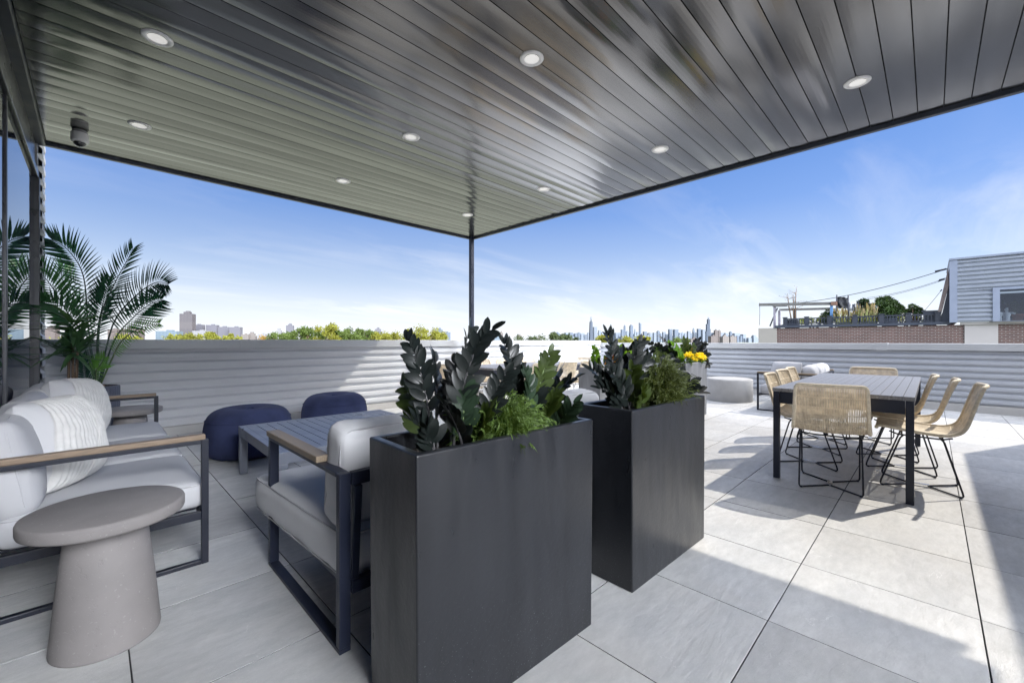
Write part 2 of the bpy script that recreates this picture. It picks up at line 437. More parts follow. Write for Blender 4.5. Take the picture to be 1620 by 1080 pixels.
# ------------------------------------------------------------------ canopy
def soffit_material():
    m, nt, b = nodes_of('soffit_metal'); vec = coords(nt, 'Object', (.5, 1, 1)); o = coords(nt, 'Object')
    f = maprange(nt, noise_tex(nt, coords(nt, 'Object', (.7, 5, 1)), 1.3, 2), .3, .7, 0, 1)
    L(nt, mixcol(nt, f, (.135, .134, .134), (.175, .173, .171)), b.inputs['Base Color'])
    b.inputs['Metallic'].default_value = .95
    L(nt, maprange(nt, noise_tex(nt, vec, 1.1, 2), .3, .7, .12, .20), b.inputs['Roughness'])
    h = noise_tex(nt, coords(nt, 'Object', (.26, 1.9, 1)), 1.5, 1, .4)
    bump(nt, b, h, .27, .09)
    return m
cn = thing('canopy', 'dark metal plank canopy on a slim post, shading the lounge seats', 'canopy', (0, 0, 3.04))
so = MB(); y = 6.02; PW = .1523
while y > -1.36:
    n = 6; vs = []; w = PW-.007
    tl_ = rnd.uniform(-.0016, .0016)
    prof = [(0, .022)] + [(w*t/n, -.0016*math.sin(math.pi*t/n)+tl_*(t/n-.5)) for t in range(n+1)] + [(w, .022)]
    for x in (-.33, 4.93):
        for d, z in prof: vs.append((x, y-d, z))
    k = len(prof); so.add(vs, [(i, k+i, k+i+1, i+1) for i in range(k-1)], 0, False)
    y -= PW
so.build('soffit_planks', soffit_material(), cn)
so = MB(); so.box(-.42, 4.95, -1.35, 6.02, .026, .16); so.build('roof_deck', mat('soffit_gap', (.02, .02, .02), .8), cn)
fa = MB(); fa.box(4.952, 5.0, -1.36, 6.072, -.032, .17); fa.box(-.42, 4.950, 6.024, 6.072, -.032, .17); fa.build('fascia', mat('fascia_paint', (.045, .052, .07), .4, 0, .15, 4, spec=.3), cn, .004)
be = MB(); be.box(-.42, -.335, -1.36, 6.02, -.05, .022); be.build('edge_trim', navy_metal, cn, .006)
po = MB(); po.box(4.86, 4.93, 5.93, 6.0, -3.04, .0); po.build('post', navy_metal, cn, .004)
pl = MB(); pl.box(4.81, 4.98, 5.88, 6.05, -3.04, -3.03); pl.build('base_plate', navy_metal, cn, .002)

dl = thing('downlight', '', 'downlight', (2.1, 1.917, 3.04), 0, 'recessed downlights in the canopy')
m_ = MB(); m_.lathe([(.047, .004), (.05, -.004), (.058, -.009), (.075, -.009), (.081, -.004), (.081, .004)], 40, caps=False); m_.build('trim_ring', white_plastic, dl)
m_ = MB(); m_.lathe([(.0495, -.0065), (.042, -.0045), (.001, -.0042)], 32, caps=False); m_.build('lens', lens_white, dl)
rows = [('first from the left', .28), ('middle', 2.1), ('right', 4.0)]
names = {(0.28, 3.46): 'white downlight over the sofa, nearest at the left of the canopy', (2.1, 1.917): 'white downlight nearest the viewer, in the middle of the canopy',
 (4.0, .39): 'white downlight at far right, nearest the right canopy edge', (.28, 4.97): 'white downlight just right of the dome camera',
 (2.1, 3.45): 'white downlight in the canopy centre, second row from the viewer', (4.0, 1.917): 'white downlight second along the right canopy edge',
 (2.1, 4.97): 'small far downlight, left one over the coffee table', (4.0, 3.45): 'small far downlight, third along the right canopy edge',
 (4.0, 4.97): 'farthest downlight, next to the corner post'}
first = True
for (x, y_), lab in names.items():
    if (x, y_) == (2.1, 1.917): dl['label'] = lab
    else: dup(dl, (x, y_, 3.04), 0, lab)
dc = thing('security_camera', 'white dome security camera on the canopy near the window wall', 'camera', (-.099, 5.49, 3.04)); dc.scale = (.66, .66, .72)
m_ = MB(); m_.lathe([(.075, .003), (.077, -.02), (.076, -.03), (.07, -.035)], 32); m_.build('mount', mat('camera_grey', (.35, .35, .36), .5), dc)
m_ = MB(); m_.lathe([(.088, -.034), (.09, -.04), (.09, -.13), (.085, -.145), (.072, -.15)], 32); m_.build('housing', white_plastic, dc)
m_ = MB(); m_.lathe([(.068, -.149)] + [(.066*math.cos(t*.157), -.15-.055*math.sin(t*.157)) for t in range(10)] + [(.003, -.206)], 32)
m_.build('dome', mat('smoked_dome', (.02, .02, .022), .05, 0, .05), dc)
# ------------------------------------------------------------------ sofa on the left
def piping(parent, loop, r=.0035, m=None, M=None):
    mb = MB(); mb.tube([(M @ p) if M else p for p in loop], r, 6, closed=True); return mb.build('piping', m or fabric, parent)
def sofa_loop(x0, x1, y, z1, t=.03):
    mb = MB()
    mb.bar((x0, y, t*.35), (x1, y, t*.35), t, t*.7); mb.bar((x0, y, z1-t*.35), (x1, y, z1-t*.35), t, t*.7)
    mb.bar((x0-t/2, y, 0), (x0-t/2, y, z1), t, t); mb.bar((x1+t/2, y, 0), (x1+t/2, y, z1), t, t)
    return mb
sf = thing('sofa', 'three seat outdoor sofa with thin black frame against the window wall', 'sofa', (.02, 3.8, 0))
for y in (-1.19, 1.19):
    sofa_loop(-.32, .36, y, .625).build('arm_frame', black_metal, sf, .003)
    w = MB(); w.box(-.335, .375, y-.022, y+.022, .6265, .652); w.build('armrest', teak, sf, .004)
m_ = MB(); m_.bar((.375, -1.174, .245), (.375, 1.174, .245), .03, .04); m_.bar((-.335, -1.174, .245), (-.335, 1.174, .245), .03, .04)
for y in (-1.19, 1.19): m_.bar((-.319, y, .245), (.359, y, .245), .028, .04)
for k in range(9): m_.bar((-.32, -1.06+k*.265, .25), (.36, -1.06+k*.265, .25), .05, .012)
m_.build('seat_frame', black_metal, sf, .002)
m_ = MB(); m_.bar((-.337, -1.174, .60), (-.337, 1.174, .60), .028, .03); m_.bar((-.337, -1.174, .42), (-.337, 1.174, .42), .028, .03); m_.build('back_frame', black_metal, sf, .002)
for i, y in enumerate((-.785, 0, .785)):
    c = MB(); soft_box(c, (.04, y, .335), .35, .386, .07, .05, (18, 18, 6), .018, .006, 8, i+1)
    o = c.build('seat_cushion', fabric, sf)
    piping(o, [p + V((.04, y, .335)) for p in rim_loop(.342, .378, .055, .05)])
    M = basis((-.155, y, .60), (0, 1, 0), (-.16, 0, 1))
    b = MB(); soft_box(b, (-.285, y, .585), .375, .215, .075, .07, (18, 14, 8), .04, .010, 7, i+5, M=M.to_3x3().to_4x4())
    o = b.build('back_cushion', fabric, sf)
    Mp = M.copy(); Mp.translation = V((-.285, y, .585)); piping(o, rim_loop(.366, .206, .035, .07), .0035, None, Mp)
def throw(name, label, pos, xdir, ydir, hx, hy, T, k0, k1, seed, slant):
    M = basis((0, 0, 0), xdir, ydir)
    t = thing(name, label, 'pillow', pos, 0)
    mb = MB(); pillow(mb, M, hx, hy, T, 28, seed); mb.build('pillow_cover', fabric_cool, t)
    mb = MB(); knit(mb, M, hx, hy, T, k0, k1, seed, 19, slant); mb.build('knit_panel', knit_fab, t)
    pts = []
    for j in range(30):
        y = -.93+1.86*j/29; x = k0+(k1-k0)*.5+.30*math.sin(y*1.4+.3)-.05
        p = pillow_pt(min(.95, x), y, hx, hy, T, seed); p.z += .009; pts.append(M @ p)
    mb = MB(); mb.tube(pts, .0045, 6); mb.build('seam_cord', knit_fab, t)
    return t
throw('throw_pillow', 'pale knitted throw pillow nearest the viewer, leaning on the sofa back', (-.135, 3.03, .63), (.42, .9, .0), (-.20, .10, 1), .225, .235, .15, -.85, .95, 3, .3)
throw('throw_pillow', 'pale knitted throw pillow farther away, beside the far sofa arm', (-.10, 4.38, .635), (.46, .88, -.08), (-.2, .1, 1), .225, .235, .15, -.85, .95, 8, .45)

# ------------------------------------------------------------------ pedestal tables
def pedestal(label, loc, s=1.0, seed=0):
    t = thing('side_table', label, 'side table', loc, seed)
    m_ = MB(); m_.lathe([(.001, .0), (.15, 0), (.154, .004), (.1555, .012), (.137, .22), (.113, .448), (.11, .45)], 72); m_.build('pedestal', concrete, t)
    m_ = MB(); m_.lathe([(.001, .451), (.222, .451), (.229, .456), (.231, .463), (.231, .49), (.228, .497), (.222, .5), (.001, .5)], 96); m_.build('table_top', concrete, t)
    return t
pedestal('round cast concrete side table in the near left corner beside the sofa', (.034, 2.205, 0))
pedestal('round cast concrete side table behind the far sofa arm, before the fluted pot', (.235, 5.27, 0), seed=2.2)

# ------------------------------------------------------------------ lounge armchairs
def armchair(label, loc, rz):
    t = thing('lounge_armchair', label, 'armchair', loc, rz, 'lounge armchairs behind the planters')
    for s_ in (-1, 1):
        x = s_*.372
        m_ = MB(); y0, y1 = -.435, .43
        m_.box(x-.021, x+.021, y0, y1, 0, .018)
        m_.box(x-.021, x+.021, y0, y0+.032, .0182, .645); m_.box(x-.021, x+.021, y1-.028, y1, .0182, .628)
        m_.box(x-.021, x+.021, y0+.0322, y1, .6282, .646)
        m_.build('side_frame', navy_metal, t, .003)
        w = MB(); w.box(x-.029, x+.029, y0+.20, y1+.004, .6465, .672); w.build('armrest', teak_y, t, .004)
    m_ = MB(); m_.box(-.346, .346, -.435, -.405, .595, .643); m_.box(-.346, .346, -.435, -.405, .20, .245)
    for s_ in (-1, 1): m_.bar((s_*.33, -.41, .245), (s_*.325, -.43, .594), .03, .026, V((0, 1, 0)))
    m_.build('back_frame', navy_metal, t, .003)
    m_ = MB(); m_.box(-.346, .346, -.404, .40, .20, .235)
    m_.build('seat_frame', navy_metal, t, .003)
    def tp(p):
        p.x *= 1.0 + .065*(p.y/.5); return p
    c = MB(); soft_box(c, (0, .125, .318), .388, .52, .092, .05, (20, 20, 8), .015, .006, 8, 11, taper=tp)
    o = c.build('seat_cushion', fabric_chair, t)
    lp = [tp(p.copy())+V((0, .125, .318)) for p in rim_loop(.380, .512, .077, .05)]; piping(o, lp)
    lp = [tp(p.copy())+V((0, .125, .318)) for p in rim_loop(.380, .512, -.077, .05)]; piping(o, lp)
    M = basis((0, 0, 0), (-1, 0, 0), (0, -.12, 1))
    b = MB(); soft_box(b, (0, -.27, .59), .36, .205, .09, .055, (20, 16, 8), .035, .009, 8, 14, M=M)
    o = b.build('back_cushion', fabric_chair, t)
    Mp = M.copy(); Mp.translation = V((0, -.27, .59))
    piping(o, rim_loop(.352, .197, .06, .055), .0035, None, Mp); piping(o, rim_loop(.352, .197, -.06, .055), .0035, None, Mp)
    return t
ac = armchair('pale cushioned lounge armchair tucked behind the nearest dark planter', (1.01, 1.925, 0), 0)
dup(ac, (2.08, 1.965, 0), -.04, 'pale cushioned lounge armchair mostly hidden behind the second dark planter')

# ------------------------------------------------------------------ coffee table and poufs
ct = thing('coffee_table', 'low blue grey slatted metal coffee table between the sofa and the poufs', 'coffee table', (1.49, 3.55, 0), -.025)
m_ = MB(); hx, hy, z = .64, .605, .40
for (x0, x1, y0, y1) in ((-hx, hx, hy-.045, hy), (-hx, hx, -hy, -hy+.045), (-hx, -hx+.045, -hy+.0452, hy-.0452), (hx-.045, hx, -hy+.0452, hy-.0452)):
    m_.box(x0, x1, y0, y1, z-.075, z)
m_.build('top_frame', alu_blue, ct, .003)
m_ = MB(); n = 15; w = (2*hx-.09)/n
for i in range(n): m_.box(-hx+.045+i*w+.003, -hx+.045+(i+1)*w-.003, -hy+.046, hy-.046, z-.02, z-.002)
m_.box(-hx+.05, hx-.05, -.02, .02, z-.045, z-.0205); m_.build('slats', alu_blue, ct, .002)
for sx in (-1, 1):
    for sy in (-1, 1):
        m_ = MB(); x, y = sx*(hx-.03), sy*(hy-.03); m_.box(x-.028, x+.028, y-.028, y+.028, 0, z-.0755); m_.build('leg', alu_blue, ct, .003)
def pouf(label, loc, seed):
    t = thing('pouf', label, 'pouf', loc, seed)
    prof = [(.03, .0), (.30, .0), (.345, .02), (.372, .07), (.386, .15), (.383, .26), (.372, .33), (.357, .375), (.335, .412), (.300, .442), (.25, .462), (.19, .470), (.13, .460), (.08, .442), (.04, .428), (.01, .424)]
    def rp(a, z): return 1 + .014*noise.noise(V((math.cos(a)*1.8+seed, math.sin(a)*1.8, z*5))) + .006*noise.noise(V((math.cos(a)*6, math.sin(a)*6+seed, z*14)))
    m_ = MB(); m_.lathe(prof, 72, ripple=rp); m_.build('pouf_body', blue_fab, t, sub=1)
    lp = [V((.366*rp(R(a*5), .36)*math.cos(R(a*5)), .366*rp(R(a*5), .36)*math.sin(R(a*5)), .356)) for a in range(72)]
    m_ = MB(); m_.tube(lp, .0035, 6, closed=True); m_.build('seam', blue_fab, t)
    m_ = MB(); m_.tube([(-.06, 0, .432), (-.03, 0, .452), (.03, 0, .452), (.06, 0, .432)], .008, 6); m_.build('handle', blue_fab, t)
pouf('large navy fabric pouf left of the coffee table, by the sofa', (1.10, 4.84, 0), .6)
pouf('navy fabric pouf behind the coffee table, close to the sunlit parapet', (2.14, 5.30, 0), 2.1)

# ------------------------------------------------------------------ dining tables and wicker chairs
def dining_table(label, loc, rz):
    t = thing('dining_table', label, 'table', loc, rz, 'dark slatted dining tables'); hx, hy = 1.16, .425
    m_ = MB(); n = 14; w = 2*hy/n
    for i in range(n): m_.box(-hx, hx, -hy+i*w+.0014, -hy+(i+1)*w-.0014, .712, .74)
    m_.build('table_top', table_dark, t, .0012)
    m_ = MB()
    for y in (-hy+.03, hy-.03): m_.box(-hx+.051, hx-.051, y-.014, y+.014, .615, .710)
    for x in (-hx+.03, hx-.03): m_.box(x-.014, x+.014, -hy+.051, hy-.051, .615, .710)
    m_.build('apron', table_leg, t, .002)
    for sx in (-1, 1):
        for sy in (-1, 1):
            m_ = MB(); x, y = sx*(hx-.027), sy*(hy-.027); m_.box(x-.022, x+.022, y-.022, y+.022, 0, .7115); m_.build('leg', table_leg, t, .003)
    return t
dt = dining_table('long dark slatted dining table in the sun at right', (5.115, .505, 0), 0)
dup(dt, (5.15, 4.80, 0), 0, 'dark slatted dining table by the left parapet, behind the planters')
PROF = [(.245, .438), (.235, .452), (.20, .455), (.12, .444), (.0, .430), (-.10, .424), (-.165, .432), (-.215, .462), (-.248, .515), (-.275, .59), (-.305, .68), (-.335, .76), (-.35, .80)]
def prof_at(t):
    k = t*(len(PROF)-1); i = min(int(k), len(PROF)-2); f = k-i
    p0, p1, p2, p3 = (V((*PROF[max(0, min(len(PROF)-1, j))], 0)) for j in (i-1, i, i+1, i+2))
    q = .5*((2*p1)+(-p0+p2)*f+(2*p0-5*p1+4*p2-p3)*f*f+(-p0+3*p1-3*p2+p3)*f**3)
    return q.x, q.y
def shell_pt(u, t):                         # u in -1..1 across, t in 0..1 along
    x, z = prof_at(t); hw = .232 - .028*max(0, (t-.5)/.5)
    back = max(0, (t-.55)/.45)
    return V((x + .035*back*u*u, u*hw, z + .018*(1-back)*u*u))
def wicker_chair(label, loc, rz):
    t = thing('wicker_chair', label, 'chair', loc, rz, 'wicker dining chairs'); nst = 44; ns = 26
    mb = MB()
    for k in range(nst):
        uc = -.945+1.89*k/(nst-1); hw = .0185
        tmax = 1.0 - (.045 if abs(uc) > .93 else .014 if abs(uc) > .86 else 0); vs = []
        for i in range(ns+1):
            tt = .015+(tmax-.02)*i/ns
            a, b = shell_pt(uc-hw, tt), shell_pt(uc+hw, tt)
            e = .02; x0, z0 = prof_at(max(0, tt-e)); x1, z1 = prof_at(min(1, tt+e))
            d = V((x1-x0, 0, z1-z0)).normalized(); nn = V((-d.z, 0, d.x)) if True else d
            m2 = (a+b)/2
            vs += [a, m2 + nn*.0034, b, m2 - nn*.0034]
        fs = []
        for i in range(ns):
            for j in range(4): fs.append((i*4+j, i*4+(j+1) % 4, (i+1)*4+(j+1) % 4, (i+1)*4+j))
        mb.add(vs, fs, 0, True)
    for tt in (.10, .24, .38, .52, .63, .74, .86):               # weft cords that bind the strands
        mb.tube([shell_pt(-.97+1.94*q/14, tt) for q in range(15)], .004, 5)
    mb.build('woven_shell', wicker, t)
    rim = []
    for i in range(25): rim.append(shell_pt(1, .03+.90*i/24))
    for i in range(1, 6):
        a = R(90*i/6); rim.append(shell_pt(1-.16*(1-math.cos(a)), .93+.07*math.sin(a)))
    for i in range(1, 10): rim.append(shell_pt(.84-1.68*i/10, 1.0))
    for i in range(0, 6):
        a = R(90*(1-i/6)); rim.append(shell_pt(-(1-.16*(1-math.cos(a))), .93+.07*math.sin(a)))
    for i in range(25): rim.append(shell_pt(-1, .93-.90*i/24))
    for i in range(1, 10): rim.append(shell_pt(-1+2*i/10, .0))
    mb = MB(); mb.tube(rim, .0125, 8, closed=True); mb.build('rim', wicker_rim, t)
    for sx in (-1, 1):
        for sy in (-1, 1):
            fx, fy = sx*.225, sy*.19; top = V((sx*.10-.01, sy*.185, .41))
            pts = [top, V((sx*.118-.01, sy*.186, .385))]
            pts += [V((fx*.965, fy, .045)), V((fx*.985, fy*.997, .022)), V((fx*.965, fy*.965, .010)), V((fx*.9, fy*.9, .0075)), V((sx*.05, sy*.008+0, .0075))]
            mb = MB(); mb.tube(pts, .0062, 8); o = mb.build('leg', black_metal, t)
            mb = MB(); mb.lathe([(.008, 0), (.009, .004), (.008, .014)], 12, (fx*.93, fy*.93, 0)); mb.build('foot_pad', table_leg, o)
    mb = MB()
    for sy in (-1, 1): mb.tube([(.17, sy*.17, .428), (.12, sy*.185, .412), (-.12, sy*.185, .407), (-.17, sy*.16, .418)], .0062, 8)
    for x in (-.11, .10): mb.tube([(x, -.185, .410), (x, -.1, .40), (x, .1, .40), (x, .185, .410)], .0062, 8)
    mb.build('seat_rail', black_metal, t)
    mb = MB(); mb.box(-.055, .055, -.016, .016, .0142, .0192); mb.build('centre_plate', chrome, t)
    return t
wc = wicker_chair('wicker chair at the near end of the sunlit table, its back to the viewer', (4.085, .565, 0), R(8))
def chair(x, y, deg, lab, grp=None): return dup(wc, (x, y, 0), R(deg), lab, grp)
chair(4.545, .07, 92, 'wicker chair nearest the viewer on the right side of the sunlit table')
chair(5.08, .19, 89, 'middle wicker chair on the right side of the sunlit table')
chair(5.54, .31, 91, 'farthest wicker chair on the right side of the sunlit table')
chair(4.69, .80, -88, 'wicker chair nearest the viewer on the left side of the sunlit table')
chair(5.36, .85, -92, 'middle wicker chair on the left side of the sunlit table')
chair(5.92, .88, -89, 'farthest wicker chair on the left side of the sunlit table')
chair(6.30, .50, 180, 'wicker chair at the far end of the sunlit table, facing the viewer')
g2 = 'wicker chairs around the back table'
chair(3.74, 4.78, 4, 'wicker chair at the left end of the back table, seen beside the post', g2)
chair(4.62, 4.32, 91, 'wicker chair on the near side of the back table, left one of three', g2)
chair(5.22, 4.30, 88, 'wicker chair on the near side of the back table, middle one of three', g2)
chair(5.80, 4.32, 90, 'wicker chair on the near side of the back table, right one of three', g2)
chair(4.78, 5.26, -90, 'wicker chair on the parapet side of the back table, left one of three', g2)
chair(5.38, 5.28, -88, 'wicker chair on the parapet side of the back table, middle one of three', g2)
chair(5.95, 5.26, -91, 'wicker chair on the parapet side of the back table, right one of three', g2)
chair(6.40, 4.72, 178, 'wicker chair at the right end of the back table', g2)

# ------------------------------------------------------------------ lounge seat by the right parapet, terrazzo drum
s2 = thing('garden_sofa', 'thin framed outdoor sofa with rounded pale cushions by the right parapet', 'sofa', (8.45, 1.62, 0))
for x in (-.75, .75):
    mb = MB(); y0, y1, z1 = -.38, .38, .60
    mb.bar((x, y0, .012), (x, y1, .012), .028, .02); mb.bar((x, y0, z1), (x, y1, z1), .028, .02)
    mb.bar((x, y0-.014, 0), (x, y0-.014, z1+.01), .028, .028, V((0, 1, 0))); mb.bar((x, y1+.014, 0), (x, y1+.014, z1+.01), .028, .028, V((0, 1, 0)))
    mb.build('arm_frame', black_metal, s2, .003)
    mb = MB(); mb.box(x-.02, x+.02, y0-.02, y1+.02, z1+.011, z1+.033); mb.build('armrest', teak_y, s2, .003)
mb = MB(); mb.bar((-.736, -.394, .60), (.736, -.394, .60), .028, .03); mb.bar((-.736, -.394, .25), (.736, -.394, .25), .028, .04); mb.bar((-.736, .394, .25), (.736, .394, .25), .028, .04)
for k in range(7): mb.bar((-.6+k*.2, -.38, .25), (-.6+k*.2, .38, .25), .04, .012)
mb.build('seat_frame', black_metal, s2, .002)
for i, x in enumerate((-.36, .36)):
    c = MB(); soft_box(c, (x, .04, .34), .355, .35, .07, .05, (12, 12, 5), .02, .005, 8, 30+i); c.build('seat_cushion', fabric, s2)
for i, x in enumerate((-.46, .0, .46)):
    b = MB(); soft_box(b, (x, -.26, .565), .225, .10, .165, .09, (12, 8, 10), .02, .008, 8, 40+i); b.build('back_cushion', fabric, s2)
M = basis((0, 0, 0), (.45, 1, .0), (.30, 0, 1))
tp_ = thing('throw_pillow', 'plump piped pillow leaning at the left arm of the far garden sofa', 'pillow', (7.86, 1.66, .62))
mb = MB(); pillow(mb, M, .26, .19, .10, 18, 5); mb.build('pillow_cover', fabric, tp_)
lp = []
for k in range(40):
    a = 2*math.pi*k/40; c_, s_ = math.cos(a), math.sin(a); q = 1/max(abs(c_), abs(s_)); lp.append(M @ pillow_pt(max(-1, min(1, c_*q)), max(-1, min(1, s_*q)), .26, .19, .1, 5))
mb = MB(); mb.tube(lp, .006, 6, closed=True); mb.build('piping', knit_fab, tp_)
dr = thing('drum_table', 'low pale terrazzo drum table before the right parapet', 'table', (8.60, 2.74, 0))
mb = MB(); mb.lathe([(.01, 0), (.395, 0), (.398, .01), (.398, .39), (.392, .408), (.378, .418), (.36, .42), (.01, .42)], 72); mb.build('drum', terrazzo, dr)
# ------------------------------------------------------------------ planters
zz_dark = leafmat('raven_leaf', (.0055, .0075, .0068), .3, .03, .4, 14)
zz_deep = leafmat('deep_green_leaf', (.014, .026, .014), .3, .12, .4, 14)
zz_olive = leafmat('olive_leaf', (.035, .055, .012), .32, .25, .4, 14)
zz_green = leafmat('bright_leaf', (.09, .20, .015), .35, .4, .4, 14)
stem_dark = mat('dark_stem', (.03, .028, .03), .5, 0, .3, 20)
stem_green = mat('green_stem', (.10, .15, .05), .5, 0, .3, 20)
cyp = leafmat('thread_cypress', (.075, .13, .022), .6, .35, .45, 7)
cyp2 = leafmat('olive_cypress', (.065, .085, .022), .6, .35, .5, 7)
palm_dark = leafmat('palm_leaf', (.022, .080, .050), .38, .15, .35, 5)
palm_mid = leafmat('palm_leaf_mid', (.045, .14, .055), .38, .2, .35, 5)
palm_light = leafmat('palm_leaf_light', (.13, .30, .07), .4, .3, .25, 5)
drac = leafmat('strap_leaf', (.07, .15, .065), .35, .3, .4, 5)
yellow = leafmat('yellow_petal', (.85, .70, .03), .6, .3, .2, 20)
orange = leafmat('orange_petal', (.85, .33, .05), .6, .3, .25, 20)

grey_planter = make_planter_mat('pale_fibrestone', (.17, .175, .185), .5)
def planter(label, x, y, rz, pm=planter_mat):
    t = thing('planter', label, 'planter', (x, y, 0), rz, 'tall dark trough planters')
    hx, hy, H_ = .392, .152, .812; k = .985
    vo = [(-hx*k, -hy*k, 0), (hx*k, -hy*k, 0), (hx*k, hy*k, 0), (-hx*k, hy*k, 0)]
    vt = [(-hx, -hy, H_), (hx, -hy, H_), (hx, hy, H_), (-hx, hy, H_)]; w = .028
    vi = [(-hx+w, -hy+w, H_), (hx-w, -hy+w, H_), (hx-w, hy-w, H_), (-hx+w, hy-w, H_)]
    vb = [(p[0], p[1], H_-.10) for p in vi]
    mb = MB(); fs = [(3,2,1,0)]
    for i in range(4):
        j = (i+1) % 4; fs += [(i, j, 4+j, 4+i), (4+i, 4+j, 8+j, 8+i), (8+i, 8+j, 12+j, 12+i)]
    mb.add(vo+vt+vi+vb, fs); mb.build('trough', pm, t, .006, 3)
    nx, ny = 26, 8; vs = []
    for i in range(nx+1):
        for j in range(ny+1):
            a, b = -hx+w-.004+(2*hx-2*w+.008)*i/nx, -hy+w-.004+(2*hy-2*w+.008)*j/ny
            vs.append((a, b, H_-.060+.022*noise.noise(V((a*9, b*9, x)))+.01*noise.noise(V((a*30, b*30, x)))))
    mb = MB(); mb.add(vs, [(i*(ny+1)+j, (i+1)*(ny+1)+j, (i+1)*(ny+1)+j+1, i*(ny+1)+j+1) for i in range(nx) for j in range(ny)], 0, True)
    mb.build('soil', soil, t)
    return t
planter('tall charcoal trough planter nearest the viewer, with a dark leafy plant at each end', 1.013, 1.117, R(-2.6))
planter('second tall charcoal trough planter, a step to the right of the nearest one', 2.082, 1.078, R(-1.6))
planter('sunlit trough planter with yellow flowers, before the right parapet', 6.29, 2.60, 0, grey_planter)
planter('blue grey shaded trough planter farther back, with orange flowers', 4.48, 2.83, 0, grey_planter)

def frond(parent, base, ctrl, tip, npair, Ln, W, leafm, stemm, seed, nrm=None, start=.28, ang=44, rad=.006, fold=.25, curl=.12):
    rn = random.Random(seed); base, ctrl, tip = V(base), V(ctrl), V(tip)
    pts = [bez(base, ctrl, tip, i/14) for i in range(15)]
    mb = MB(); mb.tube(pts, [rad*(1-.7*i/14) for i in range(15)], 7); st = mb.build('stem', stemm, parent)
    lf = MB(); n0 = (V(nrm) if nrm else V((0, 0, .3))) + V((rn.uniform(-.7, .7), rn.uniform(-.7, .7), rn.uniform(-.2, .5)))
    for i in range(npair):
        t = start+(1-start)*(i+.3)/npair; p = bez(base, ctrl, tip, t)
        d = (bez(base, ctrl, tip, min(1, t+.02))-bez(base, ctrl, tip, t-.02)).normalized()
        side = d.cross(n0).normalized(); n2 = side.cross(d).normalized()
        s = (.75+.45*math.sin(math.pi*min(1, .15+t*.8)))*rn.uniform(.85, 1.12)
        for sg in (-1, 1):
            a = R(ang+rn.uniform(-14, 14)); dd = d*math.cos(a) + side*sg*math.sin(a) + n2*rn.uniform(.1, .55)
            lf.leaf(p + d*(.012*sg), dd, n2 + side*sg*rn.uniform(-.5, .2) + V((rn.uniform(-.2, .2),)*3), Ln*s, W*s*1.12, fold, curl*rn.uniform(.3, 1.6), 6, tip=1)
    d = (tip-ctrl).normalized(); lf.leaf(tip, d + V((0, 0, .1)), n0, Ln*.9, W*.95, fold, curl, 6, tip=1)
    lf.build('leaflets', leafm, st)
def zz(label, base, specs, leafm=None, Ln=.085, W=.034, seed=0, name='zz_plant', cat='plant', group=None, npair=10, rad=.005):
    t = thing(name, label, cat, base, 0, group); base = V(base)
    for k, (u, v, D, bu, bv, bulge, nrm) in enumerate(specs):
        tip = at_depth(u, v, D)-base
        b0 = V((bu, bv, .0)); mid = (b0+tip)/2 + V((0, 0, bulge)) + (b0-tip)*.12*V((1, 1, 0)).length*0
        ctrl = V((b0.x*.7+tip.x*.3, b0.y*.7+tip.y*.3, tip.z*.62+bulge))
        m = leafm[k % len(leafm)] if isinstance(leafm, list) else (leafm or zz_dark)
        frond(t, b0, ctrl, tip, npair, Ln, W, m, stem_dark if m is zz_dark else stem_green, seed*31+k, nrm, rad=rad)
    return t
cam_n = V((-cs, -sn, .15)); sidew = V((sn, -cs, 0))
zz('tall dark leaved plant at the left end of the nearest planter', (.80, 1.10, .745), [
    (648, 540, 1.42, -.03, .02, .02, cam_n), (778, 522, 1.36, .02, .0, .10, sidew*.5+V((0, 0, 1))), (742, 522, 1.50, .05, .03, .0, cam_n*.4+sidew),
    (800, 592, 1.46, .10, -.01, -.02, cam_n), (655, 668, 1.22, -.06, -.03, .02, cam_n+V((0, 0, .8))), (775, 650, 1.38, .09, -.03, -.02, cam_n+V((0, 0, 1))),
    (684, 560, 1.52, .0, .05, .02, sidew), (718, 575, 1.56, .06, .06, .0, cam_n), (640, 610, 1.5, -.05, .05, .03, cam_n), (702, 640, 1.27, .03, -.06, .0, sidew+V((0, 0, 1))),
    (735, 620, 1.36, .05, -.02, .02, cam_n)], [zz_dark]*5+[zz_olive, zz_dark, zz_dark, zz_olive, zz_dark, zz_deep], .060, .025, 1)
zz('dark leaved plant at the right end of the nearest planter', (1.215, 1.10, .745), [
    (798, 545, 1.62, -.05, .02, .05, cam_n), (868, 562, 1.68, .03, .03, .02, cam_n+sidew*.4), (830, 590, 1.62, -.04, -.02, .02, sidew+cam_n*.5), (908, 600, 1.68, .05, .02, .03, sidew*.4+V((0, 0, 1))),
    (850, 600, 1.70, .0, .0, .0, cam_n), (908, 640, 1.62, .06, -.04, -.03, cam_n), (880, 620, 1.66, .04, -.02, .01, cam_n), (815, 615, 1.66, -.05, .0, .02, cam_n), (885, 585, 1.78, .05, .04, .02, sidew)],
    [zz_dark, zz_olive, zz_deep, zz_dark, zz_dark, zz_deep, zz_olive, zz_dark, zz_dark], .060, .025, 2)
